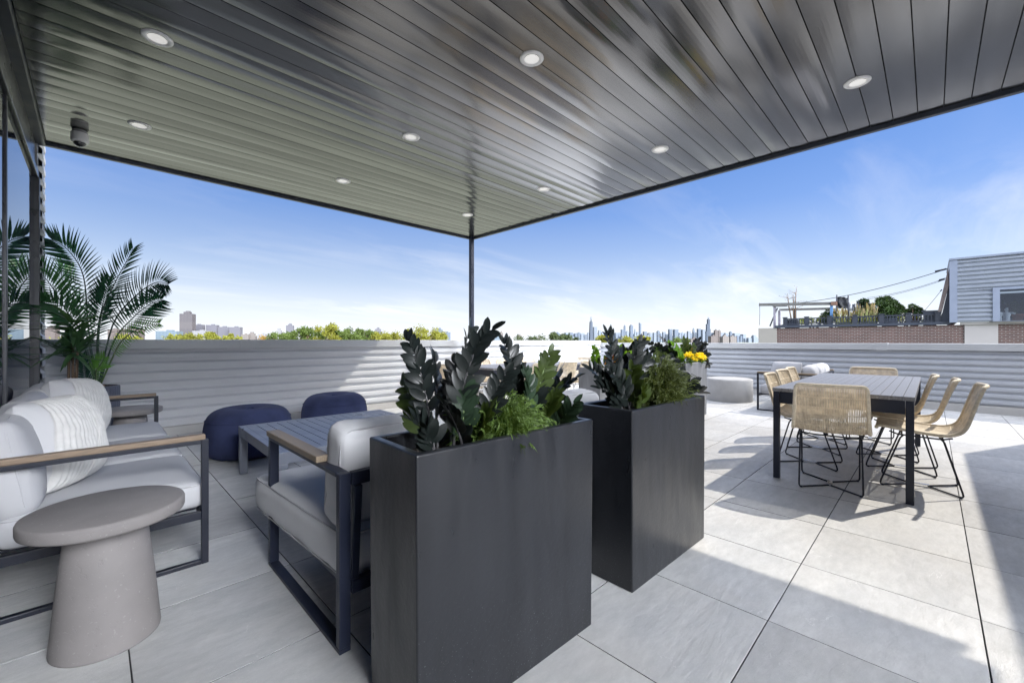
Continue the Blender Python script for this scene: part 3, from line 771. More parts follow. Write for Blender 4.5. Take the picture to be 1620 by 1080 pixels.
zz('dark leaved plant filling the left end of the second planter', (1.88, 1.08, .745), [
    (960, 530, 2.08, -.03, .02, .0, cam_n), (1010, 545, 2.12, .05, .03, .02, cam_n), (935, 585, 2.02, -.06, .0, .03, cam_n), (985, 560, 2.16, .0, .04, .0, sidew),
    (1000, 585, 2.06, .04, -.03, .02, cam_n), (950, 615, 1.98, -.05, -.03, .03, cam_n+V((0, 0, 1))), (1022, 570, 2.2, .08, .03, .04, sidew+cam_n), (970, 590, 2.0, .0, -.03, .0, cam_n+sidew), (1015, 620, 2.02, .07, -.04, .02, cam_n)],
    [zz_dark, zz_dark, zz_dark, zz_dark, zz_olive, zz_dark, zz_dark, zz_dark, zz_olive], .064, .026, 3)
zz('small dark leaved plant at the right end of the second planter', (2.37, 1.07, .745), [
    (1105, 622, 2.42, .02, -.02, .03, V((0, 0, 1))), (1075, 590, 2.48, -.02, .02, .02, cam_n), (1060, 570, 2.52, -.05, .03, .02, cam_n), (1092, 605, 2.42, .03, .02, .02, cam_n), (1050, 605, 2.36, -.05, -.04, .02, cam_n)],
    zz_dark, .075, .036, 4, npair=6)
def cypress(label, base, n, spread, height, m, seed):
    t = thing('thread_cypress', label, 'shrub', base, 0); rn = random.Random(seed)
    mb = MB(); mb.tube([(0, 0, 0), (.005, .005, height*.35), (-.005, 0, height*.6)], [.012, .009, .004], 7); mb.build('trunk', brown_bark, t)
    lf = MB()
    for k in range(n):
        a = rn.uniform(0, 6.283); e = rn.uniform(.15, 1.0)**.8; r0 = rn.uniform(.55, 1.0)
        tip = V((math.cos(a)*spread[0]*e*r0, math.sin(a)*spread[1]*e*r0, height*(1.12-.55*e*e)*rn.uniform(.45, 1.12)))
        b0 = V((tip.x*.25, tip.y*.25, rn.uniform(.0, .35)*tip.z)); c = V((tip.x*.6, tip.y*.6, tip.z*.92+.01))
        tip.z -= rn.uniform(-.02, .03)
        pts = [bez(b0, c, tip, i/7) for i in range(8)]
        for i in range(7):
            d = (pts[i+1]-pts[i]).normalized(); s1 = d.cross(V((rn.uniform(-1, 1), rn.uniform(-1, 1), rn.uniform(-.2, 1)))).normalized()
            w = .0014; lf.add([pts[i]-s1*w, pts[i]+s1*w, pts[i+1]+s1*w*.8, pts[i+1]-s1*w*.8], [(0, 1, 2, 3)])
            for q in range(3 if i > 1 else 1):
                p = pts[i].lerp(pts[i+1], rn.random()); dd = (d*rn.uniform(.5, 1.1) + s1*rn.uniform(-.9, .9) + V((0, 0, rn.uniform(-.5, .35)))).normalized()
                ln = rn.uniform(.010, .032); sd = dd.cross(V((rn.uniform(-1, 1), rn.uniform(-1, 1), rn.uniform(-1, 1)))).normalized()*.0015
                lf.add([p-sd, p+sd, p+dd*ln*.6+sd*1.2-V((0, 0, .003)), p+dd*ln-V((0, 0, .008)), p+dd*ln*.6-sd*1.2-V((0, 0, .003))], [(0, 1, 2, 3, 4)])
    lf.build('foliage', m, t); return t
cypress('bright green feathery shrub between the two dark plants of the nearest planter', (1.03, 1.085, .74), 760, (.24, .16), .165, cyp, 5)
cypress('olive green feathery shrub spilling over the rim of the second planter', (2.16, 1.05, .74), 1000, (.26, .21), .25, cyp2, 6)

# plants of the two sunlit planters
zz('green leaved plant in the middle of the yellow flowered planter', (6.28, 2.62, .745), [
    (1058, 545, 6.10, -.02, .0, .0, cam_n), (1040, 552, 6.0, -.08, .02, .0, cam_n), (1082, 540, 6.3, .06, .03, .0, cam_n), (1068, 560, 6.1, .0, -.03, .0, sidew), (1050, 565, 5.95, -.06, -.05, .0, cam_n), (1095, 550, 6.35, .1, .0, .0, cam_n)], [zz_green, zz_green, zz_olive], .10, .055, 7)
zz('dark arching plant at the right end of the yellow flowered planter', (6.52, 2.62, .745), [
    (1112, 545, 6.5, .02, .0, .02, cam_n), (1116, 560, 6.5, .05, .02, .03, cam_n), (1104, 540, 6.5, -.02, .03, .0, sidew), (1118, 575, 6.45, .06, -.02, .03, cam_n)], zz_dark, .10, .05, 8)
zz('dark leaved plant at the left end of the yellow flowered planter', (6.02, 2.60, .745), [
    (1030, 545, 5.9, -.02, .0, .0, cam_n), (1045, 535, 6.0, .02, .02, .0, sidew), (1022, 560, 5.8, -.05, -.02, .0, cam_n), (1055, 568, 5.8, .06, -.05, .0, cam_n)], [zz_dark, zz_dark, zz_olive], .10, .05, 9)
zz('leafy green plant in the orange flowered planter', (4.36, 2.83, .745), [
    (938, 552, 4.85, -.05, .05, .0, cam_n), (968, 545, 4.95, .02, .02, .0, sidew), (980, 550, 5.0, .06, .0, .0, cam_n), (950, 570, 4.8, -.05, -.05, .0, cam_n), (992, 560, 5.0, .1, .0, .0, cam_n)], [zz_green, zz_olive], .08, .045, 10)
zz('dark plant at the right end of the orange flowered planter', (4.70, 2.83, .745), [
    (1015, 540, 5.15, .0, .0, .0, cam_n), (1002, 552, 5.1, -.05, .0, .0, sidew), (1028, 558, 5.1, .06, .0, .0, cam_n)], [zz_dark, zz_olive], .085, .045, 11)
def flowers(label, base, n, spread, h, m, seed):
    t = thing('flowering_plant', label, 'flowers', base, 0); rn = random.Random(seed); st = MB(); fo = MB(); bl = MB()
    for k in range(n):
        a = rn.uniform(0, 6.28); r = rn.random()**.5; x, y = math.cos(a)*r*spread, math.sin(a)*r*spread*.8; z = h*rn.uniform(.65, 1)*(1-.3*r)
        st.tube([(x*.4, y*.4, 0), (x*.8, y*.8, z*.6), (x, y, z)], .0025, 5)
        for q in range(4):
            b = rn.uniform(0, 6.28); fo.leaf((x*.7, y*.7, z*rn.uniform(.2, .7)), (math.cos(b), math.sin(b), .5), (0, 0, 1), .07, .03)
        for q in range(16):
            d = V((rn.gauss(0, 1), rn.gauss(0, 1), rn.gauss(.5, .8))).normalized(); bl.leaf(V((x, y, z)), d, (rn.gauss(0, 1), rn.gauss(0, 1), 1), rn.uniform(.025, .045), .024, .2, .3, 3)
    st.build('stems', stem_green, t); fo.build('leaves', zz_green, t); bl.build('petals', m, t); return t
flowers('bright yellow flowers hanging over the right end of a sunlit planter', (6.50, 2.50, .745), 26, .13, .20, yellow, 3)
flowers('yellow flowers in the middle of the sunlit planter', (6.10, 2.48, .745), 14, .09, .27, yellow, 4)
flowers('orange flowers over the shaded planter, behind dark leaves', (4.40, 2.72, .745), 14, .10, .22, orange, 5)

# ------------------------------------------------------------------ potted palm
pt = thing('plant_pot', 'dark fluted pot holding the palm, by the left parapet', 'pot', (.02, 6.17, 0))
def flute(a, z): return 1 + .035*(abs(math.sin(a*17))-.5)
mb = MB(); mb.lathe([(.10, 0), (.155, .0), (.16, .02), (.168, .3), (.172, .64), (.168, .655), (.155, .655)], 204, ripple=flute, caps=False)
mb.build('fluted_shell', mat('fluted_resin', (.05, .057, .085), .5, 0, .15, 5), pt)
mb = MB(); mb.lathe([(.154, .655), (.152, .60), (.001, .61)], 40, caps=False); mb.build('soil', soil, pt)
palm = thing('potted_palm', 'tall feathery palm in the fluted pot at left', 'palm', (.02, 6.17, .60))
def palm_frond(pts2, m, seed, npair=30, Ln=.30, W0=.0135, roll=.0, base=(0, 0, 0), droop=.25, ns=(12, .34)):
    rn = random.Random(seed); P = [V(base)] + [at_depth(u, v, D)-V((.02, 6.17, .60)) for u, v, D in pts2]
    def curve(t):
        if len(P) == 3: return bez(P[0], P[1]*2-(P[0]+P[2])/2, P[2], t)
        k = t*(len(P)-1); i = min(int(k), len(P)-2); f = k-i
        a, b, c, d = (P[max(0, min(len(P)-1, j))] for j in (i-1, i, i+1, i+2))
        return .5*((2*b)+(-a+c)*f+(2*a-5*b+4*c-d)*f*f+(-a+3*b-3*c+d)*f**3)
    pts = [curve(i/20) for i in range(21)]
    mb = MB(); mb.tube(pts, [.008*(1-.8*i/20)+.0015 for i in range(21)], 6); st = mb.build('stem', stem_green if m is palm_light else palm_stem, palm)
    lf = MB(); t0 = ns[1]; n0 = V((math.sin(roll), 0, 0)) + cam_n*math.cos(roll)
    for i in range(npair):
        t = t0+(1-t0)*i/(npair-1)*.995; p = curve(t); d = (curve(min(1, t+.01))-curve(max(0, t-.01))).normalized()
        side = d.cross(n0).normalized(); n2 = side.cross(d).normalized(); f = (t-t0)/(1-t0)
        s = (.35+.75*math.sin(math.pi*min(1, .16+f*.72)))*rn.uniform(.93, 1.05)*(1-.25*f)
        for sg in (-1, 1):
            a = R(68-34*f+rn.uniform(-4, 4)); dd = d*math.cos(a)+side*sg*math.sin(a)+n2*.22
            lf.leaf(p, dd, n2, Ln*s, W0*1.5*(.7+.3*s), .35, droop*rn.uniform(.8, 1.3)*.6, 4, tip=.3)
    lf.build('leaflets', m, st)
palm_stem = mat('palm_stem', (.04, .07, .05), .5, 0, .3, 10)
D0 = 4.33
palm_frond([(140, 520, D0), (132, 437, D0), (108, 396, D0-.05), (82, 379, D0-.1)], palm_dark, 1, 34, .29, .0135)
palm_frond([(158, 510, D0), (178, 455, D0), (211, 394, D0+.05)], palm_dark, 2, 34, .27, .0125)
palm_frond([(178, 515, D0-.05), (215, 468, D0-.1), (246, 447, D0-.15), (266, 450, D0-.2)], palm_dark, 3, 34, .27, .0125)
palm_frond([(180, 540, D0+.1), (210, 503, D0+.15), (236, 482, D0+.2), (256, 474, D0+.2)], palm_dark, 4, 30, .27, .0125, .5)
palm_frond([(176, 570, D0-.1), (192, 540, D0-.2), (220, 520, D0-.3), (252, 512, D0-.35)], palm_light, 5, 26, .15, .011)
palm_frond([(130, 530, D0-.05), (104, 490, D0-.1), (76, 445, D0-.2), (46, 415, D0-.25)], palm_mid, 6, 32, .27, .0135, .4)
palm_frond([(138, 560, D0-.1), (122, 515, D0-.2), (92, 486, D0-.3), (66, 478, D0-.35)], palm_mid, 7, 28, .26, .0135, .8)
palm_frond([(154, 530, D0+.1), (162, 484, D0+.1), (173, 440, D0+.1)], palm_dark, 8, 30, .24, .012)
palm_frond([(152, 590, D0-.2), (157, 580, D0-.22), (166, 566, D0-.25)], palm_light, 9, 22, .17, .012, ns=(12, .1))
palm_frond([(138, 600, D0+.1), (134, 580, D0+.12), (131, 564, D0+.12)], palm_dark, 10, 20, .14, .014, ns=(12, .1))
palm_frond([(140, 540, D0), (118, 480, D0+.1), (98, 440, D0+.15), (100, 420, D0+.2)], palm_mid, 12, 26, .24, .012, .9)
mb = MB(); rn = random.Random(2)
for k in range(8):
    a = k*.8; mb.tube([(.05*math.cos(a), .05*math.sin(a), -.01), (.045*math.cos(a), .045*math.sin(a), .07)], [.013, .009], 7)
mb.build('cane_stumps', brown_bark, palm)
pt2 = thing('plant_pot', 'plain dark pot behind the sofa end, under the strap leaved plant', 'pot', (-.17, 5.72, 0))
mb = MB(); mb.lathe([(.09, 0), (.13, 0), (.155, .36), (.15, .37), (.14, .37), (.135, .33), (.001, .335)], 40, caps=False); mb.build('pot_shell', planter_mat, pt2)
mb = MB(); mb.lathe([(.134, .331), (.08, .345), (.001, .35)], 30, caps=False); mb.build('soil', soil, pt2)
dp = thing('dracaena', 'strap leaved plant on two thin canes between the palm and the window wall', 'plant', (-.17, 5.72, .335))
for k, (u, v, n_, sd) in enumerate(((109, 566, 20, 1), (122, 556, 24, 2), (115, 525, 18, 3))):
    top = at_depth(u, v, 4.0)-V((-.17, 5.72, .335)); b0 = V((-.03+.03*k, .02*k, 0)); rn = random.Random(sd+40)
    mb = MB(); mb.tube([bez(b0, V((top.x, top.y, top.z*.4)), top, i/8) for i in range(9)], .011, 8); o = mb.build('cane', brown_bark, dp)
    mb = MB()
    for q in range(n_):
        a = q*2.4+k; up = rn.uniform(-.25, 1.5)
        mb.leaf(top+V((0, 0, .12*q/n_-.03)), (math.cos(a), math.sin(a), up), (-math.cos(a)*.3, -math.sin(a)*.3, 1), rn.uniform(.26, .40), .05, .35, rn.uniform(.1, .55), 6)
    mb.leaf(top, (-.6, -.5, .25), (0, 0, 1), .42, .05, .3, .25, 6)
    mb.build('strap_leaves', drac, o)
# ------------------------------------------------------------------ the neighbouring building with its roof garden
def brick_material(name, c1, c2, mortar, scale):
    m, nt, b = nodes_of(name); t = N(nt, 'ShaderNodeTexCoord'); sep = N(nt, 'ShaderNodeSeparateXYZ'); L(nt, t.outputs['Object'], sep.inputs[0])
    cb = N(nt, 'ShaderNodeCombineXYZ'); L(nt, sep.outputs[1], cb.inputs[0]); L(nt, sep.outputs[2], cb.inputs[1])
    br = N(nt, 'ShaderNodeTexBrick'); L(nt, cb.outputs[0], br.inputs['Vector'])
    br.inputs['Color1'].default_value = (*c1, 1); br.inputs['Color2'].default_value = (*c2, 1); br.inputs['Mortar'].default_value = (*mortar, 1)
    br.inputs['Scale'].default_value = 1.0; br.inputs['Brick Width'].default_value = .25*scale; br.inputs['Row Height'].default_value = .085*scale
    br.inputs['Mortar Size'].default_value = .011*scale; br.inputs['Bias'].default_value = -.1
    n1 = maprange(nt, noise_tex(nt, t.outputs['Object'], 1.3, 4), .3, .7, .82, 1.12); cc = N(nt, 'ShaderNodeCombineColor')
    for i in range(3): L(nt, n1, cc.inputs[i])
    L(nt, mixcol(nt, 1.0, br.outputs['Color'], cc.outputs[0], 'MULTIPLY'), b.inputs['Base Color']); b.inputs['Roughness'].default_value = .85
    return m
XB = 34.0
brick = brick_material('red_brick', (.048, .017, .014), (.075, .029, .023), (.17, .155, .15), 1.1)
precast = mat('precast_panel', (.24, .225, .205), .8, 0, .06, 1.5, .05, 40)
stone = mat('pale_stone', (.30, .285, .285), .8, 0, .05, 1.5, .05, 40)
navy_paint = mat('navy_paint', (.014, .02, .036), .5, 0, .15, 3)
rail_paint = mat('rail_paint', (.011, .015, .027), .5, 0, .15, 3)
nb = thing('brick_building', 'red brick building with pale panels and silver penthouse across the street', 'building', (XB, 0, 0))
def P(u, v, dx=0.0): return at_x(u, v, XB+dx) - V((XB, 0, 0))
yl, y1_, y2_, y3_ = P(1200, 520).y, P(1229, 520).y, P(1526, 520).y, P(1579, 520).y
ztop = 2.04
mb = MB(); mb.box(0, 9, y2_+.002, y1_-.002, -14, ztop); mb.build('wall', brick, nb)
mb = MB(); mb.box(0, 9, -22, y3_-.002, -14, ztop); mb.build('wall', brick, nb)
mb = MB(); mb.box(-.04, 9, y1_, yl, -14, ztop+.03); mb.build('corner_panel', precast, nb)
mb = MB(); mb.box(-.04, 9, y3_, y2_, -14, ztop+.0); mb.build('stone_panel', stone, nb)
mb = MB(); mb.box(-.10, .3, P(1503, 515).y, y1_+.1, ztop+.031, ztop+.20); mb.build('coping', navy_paint, nb)
mb = MB(); mb.box(-.12, .3, -22, P(1519, 512).y, ztop+.001, ztop+.13); mb.build('stone_cap', stone, nb)
mb = MB(); mb.box(.31, 9, -22, yl, ztop-.3, ztop-.2); mb.build('roof_deck', precast, nb)
# penthouse
ya, zb, zt_ = P(1502, 440).y, ztop+.135, P(1502, 413).z
yw, zw0, zw1 = P(1581, 480).y, P(1581, 508).z, P(1581, 459).z
pcl = mat('penthouse_cladding', (.20, .225, .28), .4, .3, .05, 1.5)
mb = MB()
ribbed(mb, (-.2, ya-.3, 0), (-.2, -22, 0), (-1, 0, 0), zw1+.12, zt_, .235, .07)
ribbed(mb, (-.2, ya-.3, 0), (-.2, yw+.25, 0), (-1, 0, 0), zb, zw1+.119, .235, .07)
ribbed(mb, (-.2, yw-6.2, 0), (-.2, -22, 0), (-1, 0, 0), zb, zw1+.119, .235, .07)
mb.build('ribbed_cladding', pcl, nb)
mb = MB(); mb.box(-.28, 6, ya-.3, ya, zb, zt_); mb.build('corner_trim', mat('trim_blue', (.17, .20, .28), .45, .2, .05, 2), nb)
mb = MB(); mb.box(-.32, 6, -22, ya+.02, zt_+.002, zt_+.10); mb.build('roof_edge', MATS['trim_blue'], nb)
fr = MB(); fr.box(-.30, .0, yw, yw+.25, zb, zw1+.12); fr.box(-.30, .0, yw-6.2, yw-.001, zw1, zw1+.118); fr.box(-.31, .0, yw-6.2, yw-.001, zb, zw0)
wf = fr.build('window_frame', MATS['trim_blue'], nb)
m_, nt, b_ = nodes_of('clear_window'); tr = N(nt, 'ShaderNodeBsdfTransparent'); gl = N(nt, 'ShaderNodeBsdfGlossy'); gl.inputs['Roughness'].default_value = .02
tr.inputs['Color'].default_value = (.75, .8, .85, 1); mx = N(nt, 'ShaderNodeMixShader'); mx.inputs[0].default_value = .30; gl.inputs['Color'].default_value = (.12, .13, .16, 1)
L(nt, tr.outputs[0], mx.inputs[1]); L(nt, gl.outputs[0], mx.inputs[2]); L(nt, mx.outputs[0], nt.nodes['Material Output'].inputs['Surface'])
mb = MB(); mb.box(-.16, -.14, yw-6.2, yw-.002, zw0+.001, zw1-.001); mb.build('pane', m_, wf)
mb = MB(); mb.add([(2.5, yw-6.4, zb), (2.5, yw+.2, zb), (2.5, yw+.2, zw1), (2.5, yw-6.4, zw1)], [(0, 1, 2, 3)]); mb.add([(.0, yw+.2, zb), (2.5, yw+.2, zb), (2.5, yw+.2, zw1), (0, yw+.2, zw1)], [(0, 1, 2, 3)])
mb.add([(0, yw-6.4, zw0-.05), (2.5, yw-6.4, zw0-.05), (2.5, yw+.2, zw0-.05), (0, yw+.2, zw0-.05)], [(0, 1, 2, 3)]); mb.add([(0, yw-6.4, zw1+.1), (2.5, yw-6.4, zw1+.1), (2.5, yw+.2, zw1+.1), (0, yw+.2, zw1+.1)], [(0, 1, 2, 3)])
mb.build('room', mat('room_wall', (.10, .11, .14), .9), nb)
# slanted side of the penthouse
s0, s1, s2_, s3 = P(1500, 424), P(1483, 495), P(1490, 494), P(1501, 452)
mb = MB(); d = 5.5
mb.add([(.02, s0.y, s0.z), (.02, s1.y, s1.z), (.02, s2_.y, s2_.z), (.02, s3.y, s3.z), (d, s0.y, s0.z), (d, s1.y, s1.z), (d, s2_.y, s2_.z), (d, s3.y, s3.z)], [(0, 1, 2, 3), (4, 7, 6, 5), (0, 4, 5, 1), (1, 5, 6, 2), (2, 6, 7, 3)])
mb.build('slanted_roof', mat('slanted_shingle', (.17, .13, .125), .7, 0, .2, 3), nb)
mb = MB(); mb.add([(.10, ya, zb), (.10, s1.y, zb), (.10, s2_.y-.02, s2_.z), (.10, s3.y, s3.z), (.10, ya, s3.z)], [(0, 1, 2, 3, 4)]); mb.build('end_wall', navy_paint, nb)
# ornaments on the sill
def torso(label, u):
    p = P(u, 507); t = thing('bust', label, 'ornament', (XB+.5, p.y+.12, zw0-.049)); h = P(u, 488).z - zw0
    mb = MB(); k = h/.55
    mb.lathe([(.05*k, 0), (.10*k, .01*k), (.11*k, .12*k), (.10*k, .25*k), (.145*k, .38*k), (.12*k, .44*k), (.05*k, .46*k), (.045*k, .52*k), (.06*k, .56*k), (.05*k, .63*k), (.01, .65*k)], 20)
    for s_ in (-1, 1): mb.tube([(0, s_*.10*k, .42*k), (0, s_*.20*k, .40*k), (0, s_*.25*k, .36*k)], [.05*k, .045*k, .035*k], 8)
    mb.build('bust_body', white_plastic, t)
torso('white bust on the window sill, left of the pair', 1587); torso('white bust on the window sill, right of the pair', 1600)
fp = thing('flower_pot', 'terracotta pot with a leafy plant behind the penthouse window', 'pot', (XB+.7, P(1613, 500).y, zw0-.049))
mb = MB(); mb.lathe([(.15, 0), (.22, .35), (.24, .36), (.24, .42), (.2, .42)], 20); mb.build('pot', mat('terracotta', (.35, .12, .07), .8), fp)
mb = MB(); rn = random.Random(7)
for k in range(90): mb.leaf((rn.gauss(0, .2), rn.gauss(0, .2), .7+rn.gauss(0, .22)), (rn.gauss(0, 1), rn.gauss(0, 1), rn.gauss(0, 1)), (0, 0, 1), .25, .12)
mb.build('leaves', zz_olive, fp)
# railing
zr = ztop+.20
rl = thing('roof_railing', 'dark blue slatted railing along the brick roof edge', 'railing', (XB+.12, 0, zr))
us = [1241.5, 1275.5, 1312, 1352, 1394, 1437.5, 1484]
ys = [P(u, 505).y for u in us]; hr = P(1352, 499).z - zr
for y in ys:
    mb = MB(); mb.box(-.10, .10, y-.11, y+.11, 0, hr); mb.box(-.13, .13, y-.14, y+.14, hr+.001, hr+.05); mb.build('post', rail_paint, rl)
mb = MB()
for a, b in zip(ys, ys[1:]):
    mb.box(-.03, .03, b+.12, a-.12, hr-.12, hr-.04); mb.box(-.03, .03, b+.12, a-.12, .04, .10)
    n = 9
    for k in range(1, n): y = a+(b-a)*k/n; mb.box(-.02, .02, y-.022, y+.022, .101, hr-.121)
mb.build('rails', rail_paint, rl)
def crate(label, u0, u1, v0, m, name='planter_box', cat='planter', slats=7, X=.5):
    a, b = at_x(u0, v0, XB+X), at_x(u1, v0, XB+X); z0 = ztop-.199; t = thing(name, label, cat, (XB+X, (a.y+b.y)/2, z0)); w = a.y-b.y; mb = MB()
    for k in range(slats): mb.box(-.3, .3, -w/2+w*k/slats+.015, -w/2+w*(k+1)/slats-.015, 0, a.z-z0)
    mb.box(-.28, .28, -w/2+.02, w/2-.02, .02, a.z-z0-.06); mb.build('box', m, t); return t, w, a.z-z0
crate('dark slatted planter box at the left end of the roof railing', 1243, 1264, 506, navy_paint)
crate('grey slatted planter box below the big conifer on the roof', 1396, 1420.5, 503, mat('grey_slats', (.06, .075, .11), .6))
t_, w_, h_ = crate('dark storage cabinet at the right end of the roof railing', 1460, 1482, 494, navy_paint, 'storage_box', 'cabinet', 1)
mb = MB(); mb.box(-.33, .33, -w_/2-.05, w_/2+.05, h_, h_+.08); mb.build('lid', rail_paint, t_)
def clumps(t, cl, m, n, seed, size, name='crown'):
    rn = random.Random(seed); mb = MB()
    for (c, r) in cl:
        c = V(c)
        for k in range(n):
            d = V((rn.gauss(0, 1), rn.gauss(0, 1), rn.gauss(0, 1))).normalized()*r*(.55+.5*rn.random())
            d.z *= .85; p = c+d; q = (d.normalized()+V((rn.gauss(0, .5), rn.gauss(0, .5), rn.gauss(.3, .5)))).normalized()
            mb.leaf(p, q, (rn.gauss(0, 1), rn.gauss(0, 1), rn.gauss(0, 1)), size*rn.uniform(.7, 1.4), size*.6, .2, .2, 2)
    return mb.build(name, m, t)
conf = leafmat('conifer_needles', (.03, .06, .014), .6, .15, .5, 2.2); conf2 = leafmat('dark_conifer', (.015, .032, .01), .6, .1, .5, 2.2)
def shrub(name, label, u, X, blobs, m, n, size, seed, cat='shrub'):
    b = at_x(u, 516, XB+X); t = thing(name, label, cat, (XB+X, b.y, ztop-.199)); cl = []; mb = MB()
    for (uu, vv, r) in blobs:
        p = at_x(uu, vv, XB+X)-V((XB+X, b.y, ztop-.199)); p.x += random.Random(uu+vv).uniform(-.5, .5); cl.append((p, r*.66))
        mb.tube([(0, 0, 0), (p.x*.3, p.y*.5, p.z*.5), p], [.06, .04, .015], 6)
    mb.build('trunk', brown_bark, t); clumps(t, cl, m, n, seed, size); return t
shrub('conifer_shrub', 'large round clumped conifer in the middle of the roof garden', 1400, 1.3, [(1393, 476, .35), (1402, 474, .33), (1390, 485, .42), (1398, 483, .38), (1408, 481, .36), (1412, 479, .25), (1397, 491, .4), (1386, 495, .35), (1420, 487, .33), (1416, 492, .36), (1408, 494, .4), (1424, 489, .2), (1400, 500, .4), (1416, 500, .35)], conf, 240, .14, 1)
shrub('conifer_shrub', 'narrow dark upright conifer left of the big clumped one', 1369, 1.5, [(1363, 479, .22), (1369, 478, .26), (1366, 485, .33), (1372, 484, .28), (1366, 492, .36), (1372, 492, .33), (1369, 499, .36), (1373, 499, .28)], conf2, 240, .13, 2)
shrub('pine_shrub', 'small open pine beside the dark cabinet on the roof', 1448, 1.2, [(1443, 485, .17), (1449, 488, .17), (1439, 491, .15), (1446, 492, .2), (1455, 490, .14), (1460, 494, .15), (1434, 493, .22), (1429, 496, .22), (1453, 497, .18)], conf, 160, .11, 3)
yl_leaf = leafmat('yellow_shrub', (.2, .24, .03), .6, .35, .4, 2)
shrub('shrub', 'yellow green low shrub behind the right railing bays', 1440, 2.2, [(1428, 505, .35), (1443, 505, .35), (1452, 507, .3), (1420, 506, .3)], yl_leaf, 120, .15, 4)
shrub('shrub', 'dark rounded bush beside the blue post of the roof frame', 1316, 1.2, [(1308, 500, .35), (1313, 494, .4), (1318, 500, .4), (1306, 508, .35), (1313, 507, .4)], conf2, 200, .14, 5)
shrub('shrub', 'low green shrubs behind the left railing bays', 1290, 1.8, [(1268, 509, .25), (1282, 508, .3), (1296, 508, .3), (1302, 505, .3)], yl_leaf, 130, .14, 6)
shrub('shrub', 'green shrub behind the middle railing bay, under the tall grass', 1372, 1.4, [(1360, 506, .4), (1370, 506, .4), (1381, 506, .4), (1338, 508, .35)], conf, 180, .14, 7)
tan = leafmat('dry_grass', (.26, .20, .11), .8, .3, .3, 4)
def tallgrass(label, u0, u1, vt, seed):
    a, b = at_x(u0, 512, XB+.9), at_x(u1, 512, XB+.9); t = thing('ornamental_grass', label, 'grass', (XB+.9, (a.y+b.y)/2, ztop-.199)); rn = random.Random(seed); mb = MB(); pl_ = MB(); w = a.y-b.y; h = at_x(u0, vt, XB+.9).z-ztop+.2
    for k in range(150):
        y = rn.uniform(-.5, .5)*w; x = rn.uniform(-.4, .4); hh = h*rn.uniform(.5, 1.05); l = rn.gauss(0, .15)
        mb.leaf((x, y, 0), (rn.gauss(0, .1), l, 1), (1, rn.gauss(0, 1), 0), hh, .045, .1, rn.uniform(0, .1), 4)
        if k % 2 == 0: pl_.leaf((x, y+l*hh, hh*.75), (rn.gauss(0, .2), l, 1), (1, rn.gauss(0, 1), 0), hh*.35, .10, .1, .1, 3)
    mb.build('blades', leafmat('grass_blade', (.25, .28, .1), .7, .3, .3, 4) if 'grass_blade' not in MATS else MATS['grass_blade'], t); pl_.build('plumes', tan, t)
tallgrass('tall tan plumed grass right of the black sheet on the roof', 1326, 1362, 488, 1); tallgrass('tan plumed grass before the narrow dark conifer', 1364, 1386, 484, 2)
# pergola frame with sheet
grey_beam = mat('grey_beam', (.08, .08, .08), .7, 0, .3, 3); blue_paint = mat('blue_post', (.06, .16, .36), .5); pale_pole = mat('pale_pole', (.2, .19, .24), .6)
pg = thing('pergola_frame', 'open pergola frame of grey beams on thin poles above the brick corner', 'pergola', (XB+.6, P(1260, 516).y, ztop-.199))
O = V((XB+.6, P(1260, 516).y, ztop-.199))
def Q(u, v, X=.6): return at_x(u, v, XB+X)-O
mb = MB(); mb.bar(Q(1201, 482), Q(1320, 480), .14, .20); mb.build('beam', grey_beam, pg)
mb = MB(); mb.bar(Q(1233, 490, 2.6), Q(1315, 488, 2.6), .12, .16); mb.build('beam', grey_beam, pg)
mb = MB(); mb.bar(Q(1223, 483.5), Q(1244, 483), .3, .16); mb.build('beam', grey_beam, pg)
for (u, v, X, m) in ((1225.5, 485, .6, pale_pole), (1233, 491, 1.2, pale_pole), (1315.5, 482, .6, blue_paint), (1258, 489, 2.4, rail_paint)):
    mb = MB(); q = Q(u, v, X); mb.bar(q, (q.x, q.y, 0), .14, .14); mb.build('post', m, pg)
mb = MB(); mb.tube([Q(1230, 487), Q(1218, 516)], .05, 6); mb.tube([Q(1235, 515), Q(1262, 506)], .04, 6); mb.tube([Q(1276, 503, .4), Q(1300, 514, .4)], .04, 6); mb.build('brace', rail_paint, pg)
mb = MB(); mb.tube([Q(1201.8, 479), Q(1202, 495), Q(1201.6, 514)], .016, 5); mb.build('hanging_cord', rail_paint, pg)
mb = MB(); mb.box(-.15, .15, Q(1324, 480).y, Q(1315, 480).y, Q(1320, 483).z, Q(1320, 477).z); mb.build('bracket', mat('rust_bracket', (.12, .06, .04), .8), pg)
tarp_m = mat('black_sheet', (.014, .016, .021), .7, 0, .3, 2, .3, 5)
def sheet(label, c, m, name, seed):
    a, b, c_, d = (at_x(u, v, XB+.9) for u, v in c); t = thing(name, label, 'sheet', (XB+.9, (a.y+b.y)/2, c_.z)); o = V((XB+.9, (a.y+b.y)/2, c_.z)); vs = []
    for i in range(15):
        for j in range(11):
            s, q = i/14, j/10; p = (a*(1-s)+b*s)*(1-q)+(d*(1-s)+c_*s)*q - o; p.x += .16*noise.noise(V((s*4, q*3, seed))); p.z += .10*noise.noise(V((s*3+9, q*2, seed)))*(1-q); vs.append(p)
    mb = MB(); mb.add(vs, [(i*11+j, (i+1)*11+j, (i+1)*11+j+1, i*11+j+1) for i in range(14) for j in range(10)], 0, True); mb.build('cloth', m, t)
    mb = MB()
    for s, q in ((a, d), (b, c_)): mb.tube([q-o-V((0, 0, max(0, q.z-ztop))), s-o+V((0, 0, .12))], .04, 6)
    mb.build('pole', rail_paint, t)
